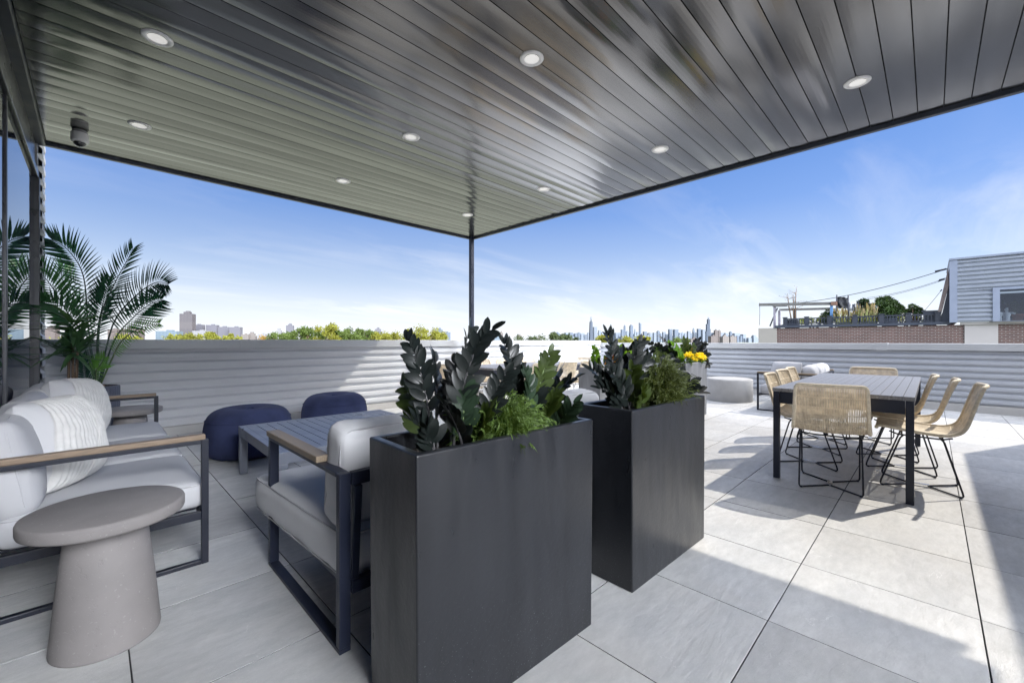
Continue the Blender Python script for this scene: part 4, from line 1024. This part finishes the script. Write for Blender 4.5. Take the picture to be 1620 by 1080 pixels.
sheet('wrinkled black sheet hung between poles above the roof frame', [(1324, 469), (1342, 470), (1341, 488), (1322, 488)], tarp_m, 'hung_sheet', 3)
m_, nt, b_ = nodes_of('striped_sheet'); w_ = N(nt, 'ShaderNodeTexWave'); w_.bands_direction = 'Y'; w_.inputs['Scale'].default_value = 1.15; L(nt, coords(nt), w_.inputs['Vector'])
L(nt, mixcol(nt, maprange(nt, w_.outputs['Fac'], .6, .7, 0, 1), (.03, .035, .06), (.7, .7, .75)), b_.inputs['Base Color'])
sheet('striped dark and white sheet beside the black one', [(1343, 481), (1358, 480), (1360, 492), (1343, 492)], m_, 'striped_sheet', 5)
bt = thing('bare_tree', 'thin bare saplings rising from the left roof planter', 'tree', (XB+.9, P(1257, 506).y, ztop-.199)); rn = random.Random(9)
mb = MB(); bl = MB(); o = V((XB+.9, P(1257, 506).y, ztop-.199))
for (u0, u1, vt) in ((1252, 1246, 464), (1256, 1255, 466), (1258, 1260, 456)):
    a = at_x(u0, 506, XB+.9)-o; b = at_x(u1, vt, XB+.9)-o; mb.tube([a, a.lerp(b, .5)+V((0, .03, 0)), b], [.05, .035, .012], 6)
    for k in range(9):
        p = a.lerp(b, rn.uniform(.35, 1)); q = p+V((rn.gauss(0, .2), rn.gauss(0, .35), rn.uniform(.05, .4))); mb.tube([p, q], [.015, .006], 4)
        for j in range(3): bl.leaf(q+V((rn.gauss(0, .06),)*3), (rn.gauss(0, 1), rn.gauss(0, 1), 0), (0, 0, 1), .11, .06, rows=2)
mb.build('trunk', brown_bark, bt); bl.build('leaves', mat('dry_leaf', (.12, .08, .05), .8), bt)
def cable(label, p, q, sag, r=.016):
    a, b = at_x(*p), at_x(*q); t = thing('cable', label, 'cable', a, 0); d = b-a; mb = MB()
    mb.tube([d*(i/16)-V((0, 0, sag*4*(i/16)*(1-i/16))) for i in range(17)], r, 5); mb.build('wire', rail_paint, t)
    k = d*.93; mb = MB(); mb.tube([k, d*.995], r*2.6, 6); mb.build('turnbuckle', rail_paint, t)
cable('uppermost cable from the penthouse corner down to the pergola', (1265, 479, XB+1), (1499, 425, XB+.3), .25, .022)
cable('second cable from the penthouse corner, just above the lower pair', (1372, 471, XB+3), (1496, 440, XB+.3), .15, .012)
cable('third cable from the penthouse corner, lower of the close pair', (1367, 474, XB+3), (1495, 442, XB+.35), .15, .012)
cable('short steep cable at the slanted penthouse side', (1462, 492, XB+2), (1490, 458, XB+.3), .02, .012)
# ------------------------------------------------------------------ skyline, far buildings
def tower_mat(name, col, dark, sx, sz, amt=.5):
    m, nt, b = nodes_of(name); t = N(nt, 'ShaderNodeTexCoord'); sep = N(nt, 'ShaderNodeSeparateXYZ'); L(nt, t.outputs['Object'], sep.inputs[0])
    sxy = math_node(nt, 'ADD', sep.outputs[0], sep.outputs[1])
    a = math_node(nt, 'GREATER_THAN', math_node(nt, 'FRACT', math_node(nt, 'DIVIDE', sxy, sx)), .45)
    z = math_node(nt, 'GREATER_THAN', math_node(nt, 'FRACT', math_node(nt, 'DIVIDE', sep.outputs[2], sz)), .4)
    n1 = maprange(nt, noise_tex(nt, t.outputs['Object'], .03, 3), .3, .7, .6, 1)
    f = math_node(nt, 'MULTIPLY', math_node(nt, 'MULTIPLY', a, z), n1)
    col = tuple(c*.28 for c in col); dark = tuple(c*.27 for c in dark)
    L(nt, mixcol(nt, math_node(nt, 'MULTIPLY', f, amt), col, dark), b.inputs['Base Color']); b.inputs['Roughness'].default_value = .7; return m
TM = {'dark': tower_mat('tower_dark', (.10, .15, .24), (.06, .09, .15), 30, 40), 'mid': tower_mat('tower_mid', (.25, .33, .46), (.16, .23, .36), 26, 30),  # bluish wall colours carry the distance haze
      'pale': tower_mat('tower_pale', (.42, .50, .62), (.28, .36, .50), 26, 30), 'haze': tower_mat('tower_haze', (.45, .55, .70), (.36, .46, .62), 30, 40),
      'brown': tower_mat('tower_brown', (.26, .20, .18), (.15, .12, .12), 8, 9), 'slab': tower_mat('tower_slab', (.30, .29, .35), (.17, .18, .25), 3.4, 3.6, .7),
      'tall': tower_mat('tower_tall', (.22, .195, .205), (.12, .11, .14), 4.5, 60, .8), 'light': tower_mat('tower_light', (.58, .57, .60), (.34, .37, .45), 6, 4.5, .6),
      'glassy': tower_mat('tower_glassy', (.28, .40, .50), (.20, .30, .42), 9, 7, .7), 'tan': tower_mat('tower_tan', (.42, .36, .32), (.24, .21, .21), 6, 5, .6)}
rnd = random.Random(77)
def tower(u0, u1, vt, D, tone, label, style='box', group=None, name='tower', cat='building', turn=None):
    c = at_depth((u0+u1)/2, 540, D); w = (u1-u0)*D/FPX; ht = (540-vt)*D/FPX+EYE; zb = -14
    th_ = R(18) if turn is None else R(turn); s = w/(math.cos(abs(th_))+.7*math.sin(abs(th_)))
    t = thing(name, label, cat, (c.x, c.y, zb), YAW+th_, group); H_ = ht-zb; hx, hy = .35*s, s/2; m = TM[tone]; mb = MB()
    if style == 'taper':
        k = .68; vs = [(-hx, -hy, 0), (hx, -hy, 0), (hx, hy, 0), (-hx, hy, 0)]; vs += [(x*k, y*k, H_) for x, y, z in vs]
        mb.add(vs, [(4, 5, 6, 7), (0, 1, 5, 4), (1, 2, 6, 5), (2, 3, 7, 6), (3, 0, 4, 7)])
    elif style == 'setback':
        mb.box(-hx, hx, -hy, hy, 0, H_*.72); mb.box(-hx*.8, hx*.8, -hy*.6, hy*.95, H_*.7201, H_*.88); mb.box(-hx*.6, hx*.6, -hy*.2, hy*.7, H_*.8801, H_)
    elif style == 'slant':
        vs = [(-hx, -hy, 0), (hx, -hy, 0), (hx, hy, 0), (-hx, hy, 0), (-hx, -hy, H_*.93), (hx, -hy, H_*.93), (hx, hy, H_), (-hx, hy, H_)]
        mb.add(vs, [(4, 5, 6, 7), (0, 1, 5, 4), (1, 2, 6, 5), (2, 3, 7, 6), (3, 0, 4, 7)])
    elif style == 'crown':
        mb.box(-hx, hx, -hy, hy, 0, H_*.94); mb.box(-hx*.55, hx*.55, -hy*.5, hy*.5, H_*.9401, H_)
    elif style == 'spire':
        mb.box(-hx, hx, -hy, hy, 0, H_*.78); mb.add([(-hx*.8, -hy*.8, H_*.7801), (hx*.8, -hy*.8, H_*.7801), (hx*.8, hy*.8, H_*.7801), (-hx*.8, hy*.8, H_*.7801), (0, 0, H_)], [(0, 1, 4), (1, 2, 4), (2, 3, 4), (3, 0, 4)])
    else: mb.box(-hx, hx, -hy, hy, 0, H_)
    o = mb.build('wall', m, t)
    if style in ('box', 'crown') and D < 4000:
        mb = MB(); mb.box(-hx*.4, hx*.4, -hy*.35, hy*.2, H_+.01, H_+.035*s+2); mb.build('roof_house', m, t)
    return t, H_, hx, hy
def SK(x): return 860+x/4.5
def SV(y): return 470+y/4.5
DS = 6500
t, H_, hx, hy = tower(SK(322), SK(353), SV(176), DS, 'dark', 'tapering dark tower with twin roof antennas in the hazy skyline', 'taper')
for q in (-.35, .35): mb = MB(); mb.tube([(0, hy*q, H_), (0, hy*q, H_+45), (0, hy*q, H_+85)], [9, 6, 4], 6); mb.build('antenna', TM['pale'], t)
t, H_, hx, hy = tower(SK(1163), SK(1184), SV(158), DS, 'dark', 'tallest stepped dark tower at the right end of the hazy skyline')
mb = MB(); mb.box(-hx*.9, hx*.9, hy*.98, hy*2.1, 0, H_*.80); mb.box(-hx*.9, hx*.9, -hy*1.7, -hy*1.01, 0, H_*.58); mb.box(-hx*.9, hx*.9, hy*2.11, hy*2.6, 0, H_*.48); mb.build('shoulder', TM['dark'], t)
for q in (-.3, .4): mb = MB(); mb.tube([(0, hy*q, H_), (0, hy*q, H_+20), (0, hy*q, H_+36)], [8, 5, 4], 6); mb.build('antenna', TM['pale'], t)
far = [(352, 381, 212, 'pale', 'pale flat topped tower right beside the twin antenna tower', 'box'), (182, 208, 252, 'mid', 'squat blue block, leftmost of the hazy skyline cluster', 'box'),
 (219, 241, 258, 'mid', 'low blue block second from the left in the skyline cluster', 'box'), (241, 261, 250, 'mid', 'blue block third from the left in the skyline cluster', 'crown'),
 (262, 284, 262, 'pale', 'low pale block between the squat block and the twin antenna tower', 'box'), (284, 306, 266, 'haze', 'low hazy block just left of the twin antenna tower', 'box'), (309, 324, 250, 'pale', 'slim pale block touching the left foot of the twin antenna tower', 'crown'),
 (388, 408, 236, 'haze', 'hazy block behind the dark plant, right of the pale flat tower', 'box'), (408, 428, 250, 'haze', 'low hazy block behind the tip of the dark plant', 'box'),
 (473, 487, 192, 'mid', 'slender blue tower standing alone above the dark plant', 'setback'), (549, 571, 230, 'mid', 'blue block left of the slim pair of towers', 'box'),
 (570, 584, 198, 'mid', 'slim blue tower left of the broad dark one', 'crown'), (585, 606, 240, 'haze', 'pale hazy block between the slim tower and the broad dark one', 'crown'),
 (610, 637, 196, 'mid', 'broad flat topped blue tower in the middle of the skyline', 'crown'), (644, 660, 226, 'haze', 'hazy stepped block right of the broad flat tower', 'setback'),
 (660, 678, 248, 'haze', 'low hazy block left of the slanted roof tower', 'box'), (678, 695, 182, 'mid', 'tall blue tower with a slanted roof', 'slant'),
 (706, 735, 245, 'mid', 'low dark blue block right of the slanted roof tower', 'box'), (735, 752, 268, 'haze', 'very low hazy block in the middle gap of the skyline', 'box'),
 (750, 768, 256, 'pale', 'small pointed pale block in the middle of the skyline', 'spire'), (777, 803, 252, 'pale', 'pale wide block left of the small crowned tower', 'box'),
 (804, 827, 238, 'mid', 'small crowned blue tower right of the wide pale block', 'crown'), (828, 845, 258, 'haze', 'low hazy block between the crowned tower and the twin slabs', 'box'), (844, 868, 247, 'pale', 'pale block just left of the two flat slabs', 'box'),
 (887, 915, 228, 'mid', 'left one of two flat topped blue slabs', 'box'), (921, 958, 230, 'mid', 'right, wider one of two flat topped blue slabs', 'box'), (868, 887, 262, 'haze', 'low hazy block touching the left flat slab', 'box'),
 (958, 982, 262, 'haze', 'low hazy block right of the wider flat slab', 'box'), (982, 996, 242, 'haze', 'little hazy tower with a spire', 'spire'), (996, 1020, 260, 'haze', 'low hazy block right of the little spire', 'box'),
 (1020, 1046, 242, 'pale', 'pale block left of the rounded pale tower', 'box'), (1059, 1081, 220, 'pale', 'taller pale blue tower with a stepped top', 'setback'), (1046, 1060, 256, 'haze', 'low hazy block left of the stepped pale tower', 'box'),
 (1091, 1118, 225, 'mid', 'flat blue tower, second to the left of the tallest tower', 'box'), (1122, 1151, 230, 'pale', 'pale blue slab directly left of the tallest tower', 'box'), (1081, 1093, 250, 'haze', 'narrow low block left of the flat blue tower', 'box'),
 (1286, 1312, 255, 'pale', 'pale block behind the brown brick blocks', 'box'), (1320, 1341, 243, 'mid', 'blue tower rising behind the low tan blocks', 'crown'),
 (1368, 1392, 275, 'mid', 'left one of two low blue blocks right of the brown blocks', 'box'), (1394, 1413, 275, 'mid', 'right one of two low blue blocks right of the brown blocks', 'box'),
 (1425, 1446, 293, 'haze', 'very low hazy block left of the stepped hazy one', 'box'), (1446, 1478, 289, 'haze', 'low wide hazy block at the right end of the skyline', 'box'), (1478, 1521, 270, 'haze', 'stepped hazy block beside the brick building at the right end', 'setback')]
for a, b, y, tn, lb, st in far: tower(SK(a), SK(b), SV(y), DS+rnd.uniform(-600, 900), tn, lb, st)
# faint low mass of the city between the towers, too dense to count
mb = MB(); rn = random.Random(5)
for k in range(170):
    u = rn.uniform(880, 1196); D = rn.uniform(7600, 9000); v = rn.uniform(526, 537) if u < 1180 else rn.uniform(533, 538)
    c = at_depth(u, 540, D); w = rn.uniform(60, 170); mb.box(-w/2, w/2, -w/2, w/2, -14, EYE+(540-v)*D/FPX, 0, Matrix.Translation((c.x, c.y, 0)) @ Matrix.Rotation(YAW+R(18), 4, 'Z'))
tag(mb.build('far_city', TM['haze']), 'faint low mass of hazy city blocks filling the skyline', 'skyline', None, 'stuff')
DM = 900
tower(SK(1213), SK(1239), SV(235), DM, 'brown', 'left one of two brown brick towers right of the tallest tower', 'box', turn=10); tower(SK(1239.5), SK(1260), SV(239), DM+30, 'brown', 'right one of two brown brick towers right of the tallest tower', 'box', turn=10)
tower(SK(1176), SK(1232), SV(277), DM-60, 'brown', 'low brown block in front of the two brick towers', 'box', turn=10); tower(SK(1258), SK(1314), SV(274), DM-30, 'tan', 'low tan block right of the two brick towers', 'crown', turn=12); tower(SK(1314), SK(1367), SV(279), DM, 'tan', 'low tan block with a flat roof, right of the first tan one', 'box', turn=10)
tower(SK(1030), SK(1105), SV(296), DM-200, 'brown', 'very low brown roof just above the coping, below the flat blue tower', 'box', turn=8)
def LK(x): return 240+x/3.857
def LV(y): return 470+y/3.857
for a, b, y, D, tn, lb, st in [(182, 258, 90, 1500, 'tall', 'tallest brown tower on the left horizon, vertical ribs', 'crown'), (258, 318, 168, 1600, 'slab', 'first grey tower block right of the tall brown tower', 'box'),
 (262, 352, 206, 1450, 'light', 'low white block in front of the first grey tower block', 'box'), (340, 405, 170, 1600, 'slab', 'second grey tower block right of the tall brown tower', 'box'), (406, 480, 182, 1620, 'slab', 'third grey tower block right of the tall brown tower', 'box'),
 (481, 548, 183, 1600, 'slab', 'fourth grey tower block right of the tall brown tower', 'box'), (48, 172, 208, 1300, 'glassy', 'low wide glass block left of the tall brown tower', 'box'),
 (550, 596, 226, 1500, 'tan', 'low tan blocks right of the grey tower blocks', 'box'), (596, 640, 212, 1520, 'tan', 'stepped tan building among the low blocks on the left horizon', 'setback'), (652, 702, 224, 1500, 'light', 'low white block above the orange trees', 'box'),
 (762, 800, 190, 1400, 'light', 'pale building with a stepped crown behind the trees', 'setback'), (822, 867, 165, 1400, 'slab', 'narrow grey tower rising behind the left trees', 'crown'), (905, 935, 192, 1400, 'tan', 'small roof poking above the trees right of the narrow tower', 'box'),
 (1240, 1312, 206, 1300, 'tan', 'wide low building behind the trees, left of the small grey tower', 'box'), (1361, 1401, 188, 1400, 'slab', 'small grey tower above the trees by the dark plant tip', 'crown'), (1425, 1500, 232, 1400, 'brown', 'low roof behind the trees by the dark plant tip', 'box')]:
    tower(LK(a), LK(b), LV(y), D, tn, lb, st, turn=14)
def MK(x): return 740+x/6.23
def MV(y): return 500+y/6.23
for u0, u1, v, D, tn, lb, st in [(690, 701, 519.5, 1400, 'mid', 'blue grey tower left of the canopy post', 'crown'), (701.5, 713, 525.5, 1450, 'mid', 'shorter blue block left of the canopy post', 'box'),
 (MK(242), MK(286), MV(135), 1400, 'tan', 'beige tower right of the canopy post, behind the plant tip', 'box'), (MK(310), MK(350), MV(155), 1400, 'tan', 'brown tower right of the canopy post', 'crown'), (MK(258), MK(316), MV(197), 1250, 'glassy', 'low teal glass block in front of the beige tower', 'box'),
 (MK(355), MK(415), MV(205), 1400, 'light', 'low pale block right of the brown tower', 'box'), (MK(480), MK(545), MV(178), 1500, 'tan', 'wide building hidden by trees in the middle of the horizon', 'setback'), (MK(860), MK(908), MV(163), 1700, 'mid', 'blue grey block above the dark trees', 'crown'), (MK(918), MK(955), MV(184), 1700, 'mid', 'small blue block right of the one above the dark trees', 'box'),
 (MK(690), MK(715), MV(195), 1500, 'tan', 'tiny tan block between the two dark tree groups', 'box'),
 (73, 90, 517.5, 1100, 'brown', 'dark brown block at far left beside the window wall', 'crown'), (63.5, 69, 515, 1100, 'light', 'pale narrow block right at the edge of the window wall', 'box'), (174, 190, 521, 1200, 'brown', 'brown block seen through the palm fronds, left one', 'box'), (199, 224, 519, 1200, 'brown', 'brown block seen through the palm fronds, right one', 'crown'), (88, 104, 527, 1200, 'light', 'low pale block between the palm and the brown block', 'box')]:
    tower(u0, u1, v, D, tn, lb, st, turn=14)

# ------------------------------------------------------------------ trees beyond the parapet
tl = [leafmat('tree_leaf_green', (.055, .085, .012), .7, .3, .5, .35), leafmat('tree_leaf_yellow', (.15, .155, .015), .7, .35, .4, .35), leafmat('tree_leaf_dark', (.03, .045, .012), .7, .25, .5, .35), leafmat('tree_leaf_orange', (.20, .12, .02), .7, .35, .35, .35)]
def tree(label, u, vt, D, wpx, kind, seed, dense=1.0):
    rn = random.Random(seed); top = at_depth(u, vt, D); t = thing('tree', label, 'tree', (top.x, top.y, -14), 0, 'trees beyond the left parapet')
    Hh = top.z+14; rad = wpx*1.3*D/FPX/2; mb = MB(); cz = Hh-rad*.8
    mb.tube([(0, 0, 0), (rn.uniform(-.2, .2), 0, Hh*.45), (0, rn.uniform(-.3, .3), cz)], [.35, .28, .14], 8)
    cl = []
    for k in range(16):
        a = rn.uniform(0, 6.283); e = rn.random()**.6; z = cz + rad*.85*rn.uniform(-.65, .8); f = math.sqrt(max(.05, 1-((z-cz)/(rad*.95))**2))
        p = V((math.cos(a)*rad*e*f, math.sin(a)*rad*e*f, z)); cl.append((p, rad*rn.uniform(.22, .36))); mb.tube([(0, 0, cz-rad*.6), p*.5+V((0, 0, (cz-rad*.3)*.5)), p], [.10, .07, .03], 5)
    cl.append((V((0, 0, Hh-rad*.22)), rad*.22))
    mb.build('trunk', brown_bark, t)
    lf = MB(); n = int(165*dense)
    for c, r in cl:
        for k in range(n):
            d = V((rn.gauss(0, 1), rn.gauss(0, 1), rn.gauss(0, .85))).normalized()*r*rn.uniform(.35, 1.15); p = c+d
            q = V((rn.gauss(0, 1), rn.gauss(0, 1), rn.gauss(0, .8))).normalized(); lf.leaf(p, q, (rn.gauss(0, 1), rn.gauss(0, 1), rn.gauss(.5, 1)), D*.0042*rn.uniform(.6, 1.5), D*.0030, .15, .2, 2)
    lf.build('crown', tl[kind], t)
for i, (u, vt, D, w, k, lb) in enumerate([(285, 529, 150, 30, 1, 'yellow tree tops below the tall brown tower'), (302, 527, 150, 22, 1, 'pale yellow tree right of the tall brown tower'), (338, 526, 140, 18, 1, 'yellow tree before the second grey tower block'), (366, 528, 140, 17, 1, 'small yellow tree before the fourth grey tower block'),
 (418, 531, 150, 34, 3, 'low orange tree left of the big green trees'), (446, 528, 95, 30, 0, 'round green tree, leftmost of the big green ones'), (466, 523, 90, 36, 0, 'green tree right of the narrow grey tower'), (492, 518, 88, 34, 0, 'tall green tree with a pointed top'), (522, 515, 85, 34, 1, 'highest yellow green tree with a ragged top'), (548, 521, 88, 30, 0, 'green tree left of the wide low building'), (572, 522, 90, 26, 0, 'green tree in front of the wide low building'), (598, 526, 92, 30, 1, 'yellow green tree under the small grey tower'), (618, 530, 92, 22, 1, 'low yellow tree by the dark plant tip'),
 (648, 520, 80, 40, 1, 'bright yellow green tree behind the dark plant tips'), (672, 519, 82, 40, 1, 'bright broad yellow green tree left of the canopy post'), (690, 527, 85, 26, 1, 'low yellow tree nearest the canopy post'),
 (822, 530, 130, 42, 2, 'low dark green tree mound, left one of the middle trees'), (845, 533, 130, 26, 2, 'low dark green tree mound, right one of the middle trees'), (876, 526, 110, 22, 2, 'dark tree with a pointed top before the blue grey block'), (892, 531, 115, 26, 2, 'low dark tree left of the skyline cluster'), (910, 535, 120, 22, 2, 'lowest dark tree at the foot of the skyline'),
 (955, 531, 130, 16, 1, 'yellow tree tops behind the second planter, left one'), (993, 533, 130, 26, 1, 'yellow tree tops behind the second planter, right one'), (1016, 531, 130, 16, 1, 'small yellow tree above the coping, behind the plant'), (1072, 536, 140, 26, 0, 'low green tree above the coping beside the bright leaves'), (455, 529, 118, 44, 2, 'dark green tree band behind the leftmost round green tree'), (484, 527, 120, 46, 2, 'dark green tree behind the pointed green tree'), (512, 526, 122, 46, 0, 'green tree behind the highest ragged tree, left one'), (538, 527, 120, 46, 2, 'dark green tree behind the highest ragged tree, right one'), (566, 528, 120, 44, 2, 'dark green tree behind the wide low building trees'), (592, 529, 122, 44, 0, 'green tree behind the yellow green tree of the small grey tower'), (624, 530, 125, 46, 2, 'dark green tree behind the low yellow tree by the plant tip'), (660, 528, 120, 50, 0, 'green tree behind the bright yellow green trees'), (856, 532, 160, 46, 2, 'dark far tree band between the middle trees'), (200, 530, 150, 26, 1, 'yellow tree behind the palm fronds'), (100, 533, 160, 40, 1, 'low yellow trees at far left behind the palm')]):
    tree(lb, u, vt, D, w, k, 100+i, 1.0 if D < 120 else .6)

# ------------------------------------------------------------------ sun and sky
SUN_DIR = V((.90, -.42, 1.0)).normalized(); EL = math.asin(SUN_DIR.z); AZ = math.atan2(SUN_DIR.x, SUN_DIR.y)
sl = bpy.data.lights.new('sun', 'SUN'); sl.energy = 5.0; sl.angle = R(.53); sl.color = (1.0, .93, .82)
so_ = bpy.data.objects.new('sun', sl); COL.objects.link(so_); so_.rotation_euler = SUN_DIR.to_track_quat('Z', 'Y').to_euler(); so_.location = (20, -10, 25)
w = bpy.data.worlds.new('World'); sc.world = w; w.use_nodes = True; nt = w.node_tree; bg = nt.nodes['Background']
sky = N(nt, 'ShaderNodeTexSky'); sky.sky_type = 'NISHITA'; sky.sun_disc = False; sky.sun_elevation = EL; sky.sun_rotation = AZ
sky.altitude = 200; sky.air_density = 1.0; sky.dust_density = .8; sky.ozone_density = 2.2
tc = N(nt, 'ShaderNodeTexCoord'); sep = N(nt, 'ShaderNodeSeparateXYZ'); L(nt, tc.outputs['Generated'], sep.inputs[0])
zz_ = math_node(nt, 'ADD', math_node(nt, 'MAXIMUM', sep.outputs[2], 0), .16)
cb = N(nt, 'ShaderNodeCombineXYZ'); L(nt, math_node(nt, 'DIVIDE', sep.outputs[0], zz_), cb.inputs[0]); L(nt, math_node(nt, 'DIVIDE', sep.outputs[1], zz_), cb.inputs[1])
mp = N(nt, 'ShaderNodeMapping'); mp.inputs['Rotation'].default_value = (0, 0, R(38)); mp.inputs['Scale'].default_value = (.55, 1.5, 1); mp.inputs['Location'].default_value = (3.3, 1.2, 0); L(nt, cb.outputs[0], mp.inputs['Vector'])
wv = noise_tex(nt, mp.outputs[0], .9, 3, .5); add = N(nt, 'ShaderNodeVectorMath', operation='ADD'); L(nt, mp.outputs[0], add.inputs[0])
cw = N(nt, 'ShaderNodeCombineXYZ'); L(nt, math_node(nt, 'MULTIPLY', wv, 1.1), cw.inputs[0]); L(nt, math_node(nt, 'MULTIPLY', wv, .8), cw.inputs[1]); L(nt, cw.outputs[0], add.inputs[1])
cl1 = maprange(nt, noise_tex(nt, add.outputs[0], 1.25, 9, .62), .45, .74, 0, .75); cl2 = maprange(nt, noise_tex(nt, mp.outputs[0], .45, 3, .5), .40, .65, 0, 1)
cl = math_node(nt, 'MULTIPLY', cl1, cl2)
hz = math_node(nt, 'POWER', maprange(nt, sep.outputs[2], .0, .22, .9, 0), 2.0)      # haze low in the sky
rp = N(nt, 'ShaderNodeValToRGB'); L(nt, sep.outputs[2], rp.inputs[0]); el_ = rp.color_ramp.elements
el_[0].position = 0.0; el_[0].color = (.90, .92, .94, 1); el_[1].position = 1.0; el_[1].color = (.05, .13, .38, 1)
for p_, k_ in ((.05, (.80, .87, .93)), (.13, (.48, .61, .79)), (.28, (.17, .315, .685)), (.36, (.105, .24, .615))):
    e_ = el_.new(p_); e_.color = (*k_, 1)
rpv = N(nt, 'ShaderNodeVectorMath', operation='SCALE'); L(nt, rp.outputs[0], rpv.inputs[0]); rpv.inputs['Scale'].default_value = 8.0
tint = mixcol(nt, 1.0, sky.outputs[0], (.38, .56, .95), 'MULTIPLY')
c = mixcol(nt, .68, tint, rpv.outputs[0])
c = mixcol(nt, math_node(nt, 'MINIMUM', math_node(nt, 'ADD', cl, hz), 1), c, (7.4, 7.7, 8.1))
# added fill light in the sky, out of view: overhead and low behind viewer
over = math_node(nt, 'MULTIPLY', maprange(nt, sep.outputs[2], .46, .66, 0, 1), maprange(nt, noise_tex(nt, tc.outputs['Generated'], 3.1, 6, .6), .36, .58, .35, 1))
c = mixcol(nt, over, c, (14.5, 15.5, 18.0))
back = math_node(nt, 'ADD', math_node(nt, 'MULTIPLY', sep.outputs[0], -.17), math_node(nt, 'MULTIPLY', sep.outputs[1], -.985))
back_fill = math_node(nt, 'MULTIPLY', maprange(nt, back, .70, .86, 0, 1), maprange(nt, noise_tex(nt, tc.outputs['Generated'], 2.6, 6, .6), .34, .56, .65, 1))
back_fill = math_node(nt, 'MULTIPLY', back_fill, maprange(nt, sep.outputs[2], .50, .66, 1, 0))
back_fill = math_node(nt, 'MULTIPLY', back_fill, maprange(nt, sep.outputs[2], .16, .32, .02, 1))
c = mixcol(nt, back_fill, c, (300.0, 312.0, 336.0))
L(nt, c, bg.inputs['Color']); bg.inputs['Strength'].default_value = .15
sc.view_settings.view_transform = 'Standard'; sc.view_settings.look = 'None'; sc.view_settings.exposure = 0; sc.view_settings.gamma = 1.16
sc.cycles.max_bounces = 10; sc.cycles.diffuse_bounces = 8; sc.cycles.glossy_bounces = 4; sc.cycles.transparent_max_bounces = 8
sc.cycles.sample_clamp_indirect = 6; sc.cycles.caustics_reflective = False; sc.cycles.caustics_refractive = False
sc.cycles.use_denoising = True
